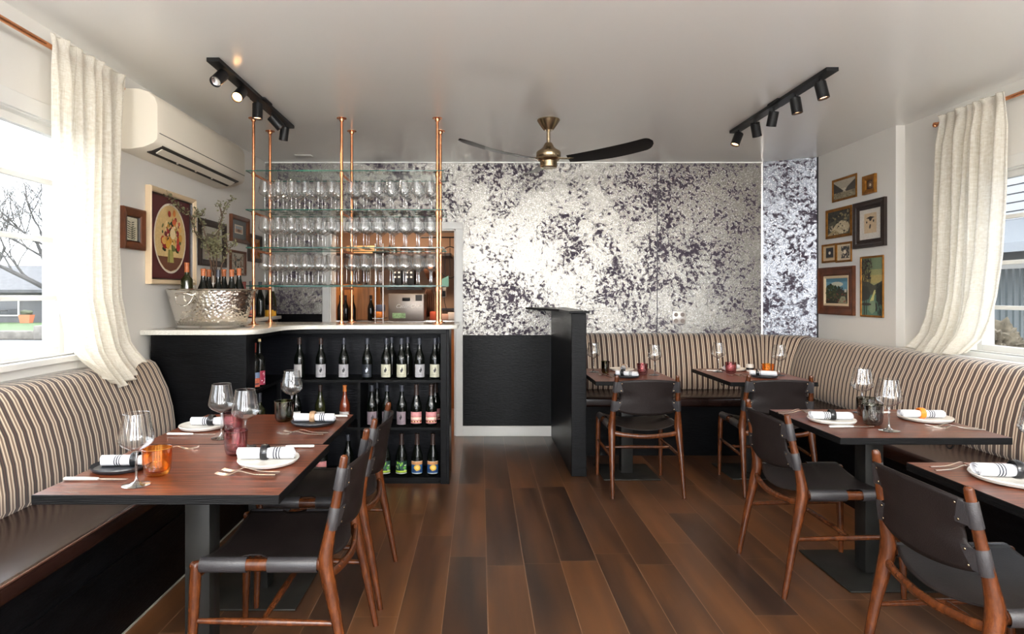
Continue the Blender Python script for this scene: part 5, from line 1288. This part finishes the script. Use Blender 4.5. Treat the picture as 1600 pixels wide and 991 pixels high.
ld += clip(blobs([(60, 74, 40), (44, 56, 34), (96, 96, 56)], 40, .0, .45, .34, .74, .03, .08, 1.1, 8))+clip(blobs([(50, 60, 36), (84, 84, 50), (126, 96, 70), (150, 66, 56), (120, 116, 80)], 50, .02, .98, .06, .42, .015, .04, .8, 9))+clip(blobs([(54, 66, 40)], 10, .5, .8, .5, .66, .03, .06, 1.2, 10))
picture('R', 5.655, 5.122, 1.190, 1.611, 'painting', 'country landscape painting in a wide walnut frame with cream liner', .078, .055, M['walnut'], ld, M['creamframe'], .022, profile=[(0, .001), (0, .050), (.012, .055), (.020, .046), (.030, .040), (.054, .032), (.062, .038), (.070, .034), (.078, .022), (.078, .004)])
wf = [((150, 150, 100), rect(0, 0, 1, 1)), ((112, 128, 96), rect(0, .80, 1, 1)), ((176, 158, 100), rect(0, .56, 1, .70)), ((66, 68, 54), [(0, .60), (.35, .58), (.6, .52), (.8, .56), (1, .60), (1, .34), (0, .34)]), ((84, 116, 98), rect(0, 0, 1, .36)), ((44, 46, 38), [(0, .52), (.3, .5), (.45, .36), (.35, .28), (0, .24)]), ((38, 40, 34), [(1, .54), (.82, .5), (.72, .38), (.70, .26), (.85, .2), (1, .18)]), ((198, 196, 130), [(.62, .44), (.74, .44), (.62, .34), (.60, .26), (.40, .24), (.52, .34)]), ((120, 140, 112), [(.4, .24), (.62, .26), (.74, .10), (.5, .02), (.3, .1)]), ((40, 34, 30), ell(.22, .19, .26, .025, 12)), ((46, 34, 28), [(.10, .0), (.14, .0), (.17, .92), (.14, .92)]), ((40, 32, 26), [(.22, .0), (.25, .0), (.23, .8), (.20, .8)])]
wf += clip(blobs([(52, 44, 34), (74, 56, 40), (40, 36, 30)], 70, .0, .50, .60, .97, .03, .09, .28, 11))+clip(blobs([(40, 44, 36), (30, 36, 30)], 26, .76, 1, .0, .52, .03, .07, .6, 12))
picture('R', 5.050, 4.762, 1.186, 1.678, 'painting', 'tall narrow gilt framed river and tree painting', .016, .024, M['gold'], wf)

# ================================================================== SMALL FIXTURES
t = thing('wall_outlet', 'square silver outlet plate with four sockets on the silver wall', 'outlet', (1.927, YB, 1.143))
obj('plate', bx(B(), 1.862, 1.992, YB-.008, YB-.0005, 1.080, 1.207, .003), mat('outlet_plate', srgb(196, 190, 184), .3, .4), t)
for dx in (-.032, .032):
    for dz in (-.03, .03):
        obj('socket', lathe(B(), [(0, .0), (.020, .0), (.020, .004), (0, .004)], 14), mat('socket_face', srgb(120, 106, 98), .4), t, world=False).matrix_basis = Matrix.Translation((dx, -.008, dz)) @ Matrix.Rotation(PI/2, 4, 'X')
o = obj('ceiling_vent', bx(B(), -1.70, -1.55, 5.60, 5.68, ZC-.006, ZC-.0003, .002), M['trimwhite']); tag(o, 'tiny white cover plate on the ceiling behind the copper rack', 'vent')

# ================================================================== KITCHEN BEHIND THE DOORWAY
l = bpy.data.lights.new('kitchen_bulb', 'AREA'); l.shape = 'DISK'; l.size = .3; l.energy = 17; l.color = (1, .76, .56)
t = thing('kitchen_lamp', 'warm ceiling lamp inside the kitchen', 'ceiling lamp', (-.9, 6.9, 2.45))
obj('shade', lathe(B(), [(.17, -.001), (.18, -.03), (.15, -.05), (0, -.052)], 24, (-.9, 6.9, 2.45)), M['lampwarm'], t)
lo = bpy.data.objects.new('kitchen_bulb', l); C.objects.link(lo); lo.parent = t; lo.location = (0, 0, -.06)
def K(px, y, Y): return P(px, y, Y)
t = thing('kitchen_counter', 'steel topped kitchen worktop seen through the doorway', 'counter', (-.9, 7.6, 0))
obj('worktop', bx(B(), -2.29, .49, 7.30, 7.99, 1.02, 1.06, .003), M['steel'], t)
obj('cupboard_front', bx(B(), -2.29, .49, 7.34, 7.98, 0, 1.02), M['kwood'], t, smooth=False)
t = thing('kitchen_cupboard', 'orange wood cupboard behind the lowest glass shelf', 'cupboard', (-1.45, 7.2, 1.05))
a = K(524, 446, 7.32); b_ = K(586, 502, 7.32)
obj('body', bx(B(), -2.0, b_.x, 7.32, 7.7, 1.061, 1.49, .002), M['kwood'], t, smooth=False)
obj('door', bx(B(), -1.62, b_.x-.01, 7.305, 7.32, 1.07, 1.48, .002), M['kwood'], t, smooth=False)
for px, lab in ((532, 'dark bottle at the left end of the kitchen pass'), (540, 'dark wine bottle in front of the orange kitchen cupboard'), (579.5, 'dark wine bottle at the right of the orange kitchen cupboard'), (551, 'small white jar like bottle in front of the orange cupboard')):
    x, y_, _ = P(px, 480, 7.2)
    q = make_bottle(lab, BURG, GL, M['cap_brown'], None, (x, 7.2 if True else 0, 1.0605), 0, 'bottles in the kitchen')
# stainless machine
mx0, mx1 = P(607, 0, 7.1).x, P(663, 0, 7.1).x; mz1 = P(0, 459, 7.1).z
t = thing('mixer_cabinet', 'brushed steel machine with script lettering and green sticker in the kitchen', 'machine', ((mx0+mx1)/2, 7.3, 1.0605))
obj('housing', bx(B(), mx0, mx1, 7.08, 7.5, 1.0605, mz1, .012), mat('warm_steel_housing', (.30, .26, .23), .38, .8), t)
obj('handle', bx(B(), mx0+.165, mx0+.255, 7.05, 7.082, mz1-.085, mz1-.045, .008), M['blackmetal'], t)
obj('badge', bx(B(), mx1-.10, mx1-.025, 7.074, 7.081, mz1-.085, mz1-.015), M['acdark'], t, smooth=False)
obj('green_sticker', bx(B(), mx0+.05, mx0+.20, 7.074, 7.081, mz1-.285, mz1-.225), mat('green_sticker', srgb(140, 176, 130), .5, var=.4, vscale=60), t, smooth=False)
f = bpy.data.curves.new('lettering', 'FONT'); f.body = 'Cater-Chef'; f.size = .062; f.shear = .35; f.extrude = .001; f.align_x = 'CENTER'
fo = bpy.data.objects.new('lettering', f); link(fo, t); fo.location = (0.02, -.223, mz1-1.0605-.165); fo.rotation_euler = (PI/2, 0, 0)
f.materials.append(M['trimwhite'])
dg = bpy.context.evaluated_depsgraph_get(); me = bpy.data.meshes.new_from_object(fo.evaluated_get(dg)); loc_, rot_ = fo.location.copy(), fo.rotation_euler.copy()
bpy.data.objects.remove(fo); fo = bpy.data.objects.new('lettering', me); link(fo, t); fo.location = loc_; fo.rotation_euler = rot_
t = thing('control_box', 'black double control box with small switches above the kitchen machine', 'control box', (P(631, 0, 7.4).x, 7.45, 1.55))
for px0, px1 in ((613, 627.5), (632, 647.5)):
    q = obj('panel', bx(B(), P(px0, 0, 7.4).x, P(px1, 0, 7.4).x, 7.4, 7.6, P(0, 449, 7.4).z, P(0, 419, 7.4).z, .015), M['blackmetal'], t)
    for i in range(2):
        for j in range(2):
            bxp = P(px0+4+i*6.5, 0, 7.4).x; z = P(0, 426+j*7, 7.4).z
            obj('switch', bx(B(), bxp-.012, bxp+.012, 7.392, 7.402, z-.010, z+.010, .002), M['plate_w'], q)
obj('shelf', bx(B(), P(606, 0, 7.4).x, P(660, 0, 7.4).x, 7.35, 7.7, P(0, 453, 7.4).z, P(0, 449.5, 7.4).z), M['blackmetal'], t, smooth=False)
t = thing('wire_shelving', 'thin steel shelving unit in the middle of the kitchen', 'shelving', (P(593, 0, 7).x, 7.0, 0))
for px in (586.5, 598.5): obj('post', cyl_between(B(), (P(px, 0, 7.0).x, 7.0, 0), (P(px, 0, 7.0).x, 7.0, 1.95), .011, 10), M['steel'], t)
obj('shelf', bx(B(), P(583, 0, 7).x, P(604, 0, 7).x, 6.96, 7.28, P(0, 393, 7).z-.02, P(0, 393, 7).z), M['blackmetal'], t, smooth=False)
obj('shelf', bx(B(), P(583, 0, 7).x, P(600, 0, 7).x, 6.96, 7.28, 1.09, 1.0995), M['steel'], t, smooth=False)
o = obj('storage_bin', bx(B(), P(588, 0, 7).x, P(597, 0, 7).x, 6.97, 7.2, 1.1005, 1.17, .01), mat('orange_bin', srgb(226, 128, 40), .5)); tag(o, 'orange plastic bin on the thin steel kitchen shelf', 'bin')
o = obj('storage_box', bx(B(), P(588, 0, 7).x, P(598, 0, 7).x, 6.99, 7.2, 1.172, 1.25, .01), mat('blue_grey_box', srgb(74, 82, 104), .5)); tag(o, 'blue grey box on top of the orange bin', 'box')
t = thing('utensil_rail', 'rail of hanging knives and ladles on the kitchen wall', 'rail', (P(565, 0, 7.9).x, 7.95, 1.85))
zt = P(0, 418, 7.9).z
obj('rail_bar', bx(B(), P(536, 0, 7.9).x, P(584, 0, 7.9).x, 7.93, 7.95, zt, zt+.03), M['blackmetal'], t, smooth=False)
rk = random.Random(4)
for i in range(7):
    x = P(541+i*6.2, 0, 7.9).x; L = rk.uniform(.18, .26)
    q = obj('utensil', tube(B(), [(x, 7.92, zt+.01), (x, 7.92, zt-L*.6), (x, 7.92, zt-L)], [.008, .007, .005], 8), (M['steel'], M['darkframe'], M['blackmetal'])[i % 3], t)
    if i % 2: obj('spoon_bowl', lathe(B(), [(0, -.006), (.03, 0), (.02, .03), (0, .035)], 12, (x, 7.91, zt-L-.02)), M['steel'], q)
o = obj('bread_box', bx(B(), P(541, 0, 7.5).x, P(586, 0, 7.5).x, 7.5, 7.8, P(0, 396, 7.5).z, P(0, 384, 7.5).z, .01), mat('pale_cardboard', srgb(226, 176, 120), .7)); tag(o, 'pale cardboard carton on the upper kitchen shelf', 'carton')
t = thing('kitchen_shelf', 'dark wall shelf across the kitchen above the knives', 'shelf', (P(620, 0, 7.6).x, 7.6, P(0, 400, 7.6).z))
obj('board', bx(B(), P(530, 0, 7.6).x, P(706, 0, 7.6).x, 7.45, 7.98, P(0, 401, 7.6).z, P(0, 397, 7.6).z), M['darkframe'], t, smooth=False)
for i, px in enumerate((604, 616, 630, 642, 655, 668)):
    x = P(px, 0, 7.6).x; z0 = P(0, 397, 7.6).z
    o = obj('kitchen_tin', lathe(B(), [(0, .001), (.035, .001), (.037, .008), (.037, .05+.02*(i % 3)), (.03, .055+.02*(i % 3)), (0, .055+.02*(i % 3))], 16), (M['darkframe'], M['steel'], M['walnut'])[i % 3]); o.location = (x, 7.6, z0)
    tag(o, 'small tin on the dark kitchen shelf seen between the glasses', 'tin', 'tins on the kitchen shelf')
t = thing('pot_rack', 'black round wire rack hanging at the right of the kitchen', 'rack', (P(703, 0, 7.5).x, 7.5, P(0, 412, 7.5).z))
c = P(703, 410, 7.35); bm = B(); tube(bm, [(c.x+.13*math.cos(a), 7.35+.03*math.sin(a), c.z+.19*math.sin(a)) for a in [2*PI*i/32 for i in range(33)]], .006, 6, cap=False); obj('ring', bm, M['blackmetal'], t)
obj('hook', cyl_between(B(), (c.x, 7.35, c.z+.19), (c.x, 7.35, c.z+.30), .005, 8), M['blackmetal'], t)
obj('bar', cyl_between(B(), (c.x-.35, 7.35, c.z+.30), (c.x+.35, 7.35, c.z+.30), .009, 8), M['blackmetal'], t)
for dx in (-.06, 0, .06): obj('spoke', cyl_between(B(), (c.x+dx, 7.35, c.z-.17), (c.x+dx, 7.35, c.z+.17), .004, 6), M['blackmetal'], t)
t = thing('saucepan', 'dark copper saucepan hanging in the kitchen by the rack poles', 'saucepan', P(672, 425, 7.4))
m_ = Matrix.Translation(P(672, 425, 7.4)) @ Matrix.Rotation(R(65), 4, 'Y')
bm = lathe(B(), [(0, -.06), (.085, -.06), (.09, -.05), (.09, .06), (.086, .06), (.084, -.045), (0, -.05)], 24); bmesh.ops.transform(bm, matrix=m_, verts=bm.verts); obj('pan_body', bm, mat('tarnished_pan', srgb(96, 62, 44), .35, .8), t)
obj('pan_handle', cyl_between(B(), P(676, 421, 7.4), P(690, 402, 7.4), .009, 8), M['blackmetal'], t)
o = obj('teal_sign', loft(B(), [[(P(px, y, 7.3).x, yy, P(px, y, 7.3).z) for px, y in ((688, 437), (701, 431), (701, 448), (688, 448))] for yy in (7.3, 7.34)]), M['teal'], None, smooth=False); o.name = 'storage_tub'; tag(o, 'teal plastic tub edge hanging right of the copper poles in the kitchen', 'tub')
t = thing('wall_telephone', 'white and black handset with dangling cord on the kitchen wall', 'telephone', P(694, 457, 7.6))
c = P(694, 457, 7.6); obj('body', bx(B(), c.x-.03, c.x+.03, 7.56, 7.62, c.z-.065, c.z+.065, .02), M['plate_w'], t)
obj('keypad', bx(B(), c.x-.018, c.x+.018, 7.55, 7.562, c.z-.05, c.z+.02, .003), M['blackmetal'], t)
a, b_ = spline([(c.x, 7.58, c.z-.06), (c.x+.01, 7.58, c.z-.14), (c.x+.04, 7.58, c.z-.24)], [.004]*3, 5); obj('cord', tube(B(), a, b_, 6), M['blackmetal'], t)
t = thing('hanging_apron', 'brown apron hanging beside the steel machine', 'apron', P(671, 470, 7.6))
c = P(671, 470, 7.6); bm = B(); loft(bm, [[(c.x+u*wd, 7.6+.015*math.sin(u*14), z) for u in [(-1+2*i/14) for i in range(15)]] for z, wd in ((c.z+.14, .03), (c.z+.08, .05), (c.z-.08, .06), (c.z-.20, .065))], closed=False, caps=False)
o2 = obj('cloth', bm, mat('brown_apron', srgb(96, 62, 44), .8), t); md = o2.modifiers.new('thick', 'SOLIDIFY'); md.thickness = .01
for i, (px, w_, h_, col, lab) in enumerate(((678, .05, .10, (200, 84, 50), 'red canister on the kitchen worktop right of the machine'), (694, .06, .07, (214, 170, 150), 'pale carton box on the kitchen worktop by the door frame'), (706, .05, .09, (226, 214, 206), 'white small box at the right end of the kitchen worktop'))):
    c = P(px, 495, 7.4)
    o = obj('kitchen_box' if i else 'canister', bx(B(), c.x-w_, c.x+w_, 7.38, 7.5, 1.0605, 1.0605+h_, .008), mat('kitchen_item_%d' % i, srgb(*col), .6)); tag(o, lab, 'box' if i else 'canister')
o = obj('backsplash_rail', bx(B(), -.5, .2, 7.9, 7.995, 1.16, 1.19), M['darkframe'], None, smooth=False); tag(o, 'dark rail on the kitchen wall near the telephone', 'rail')
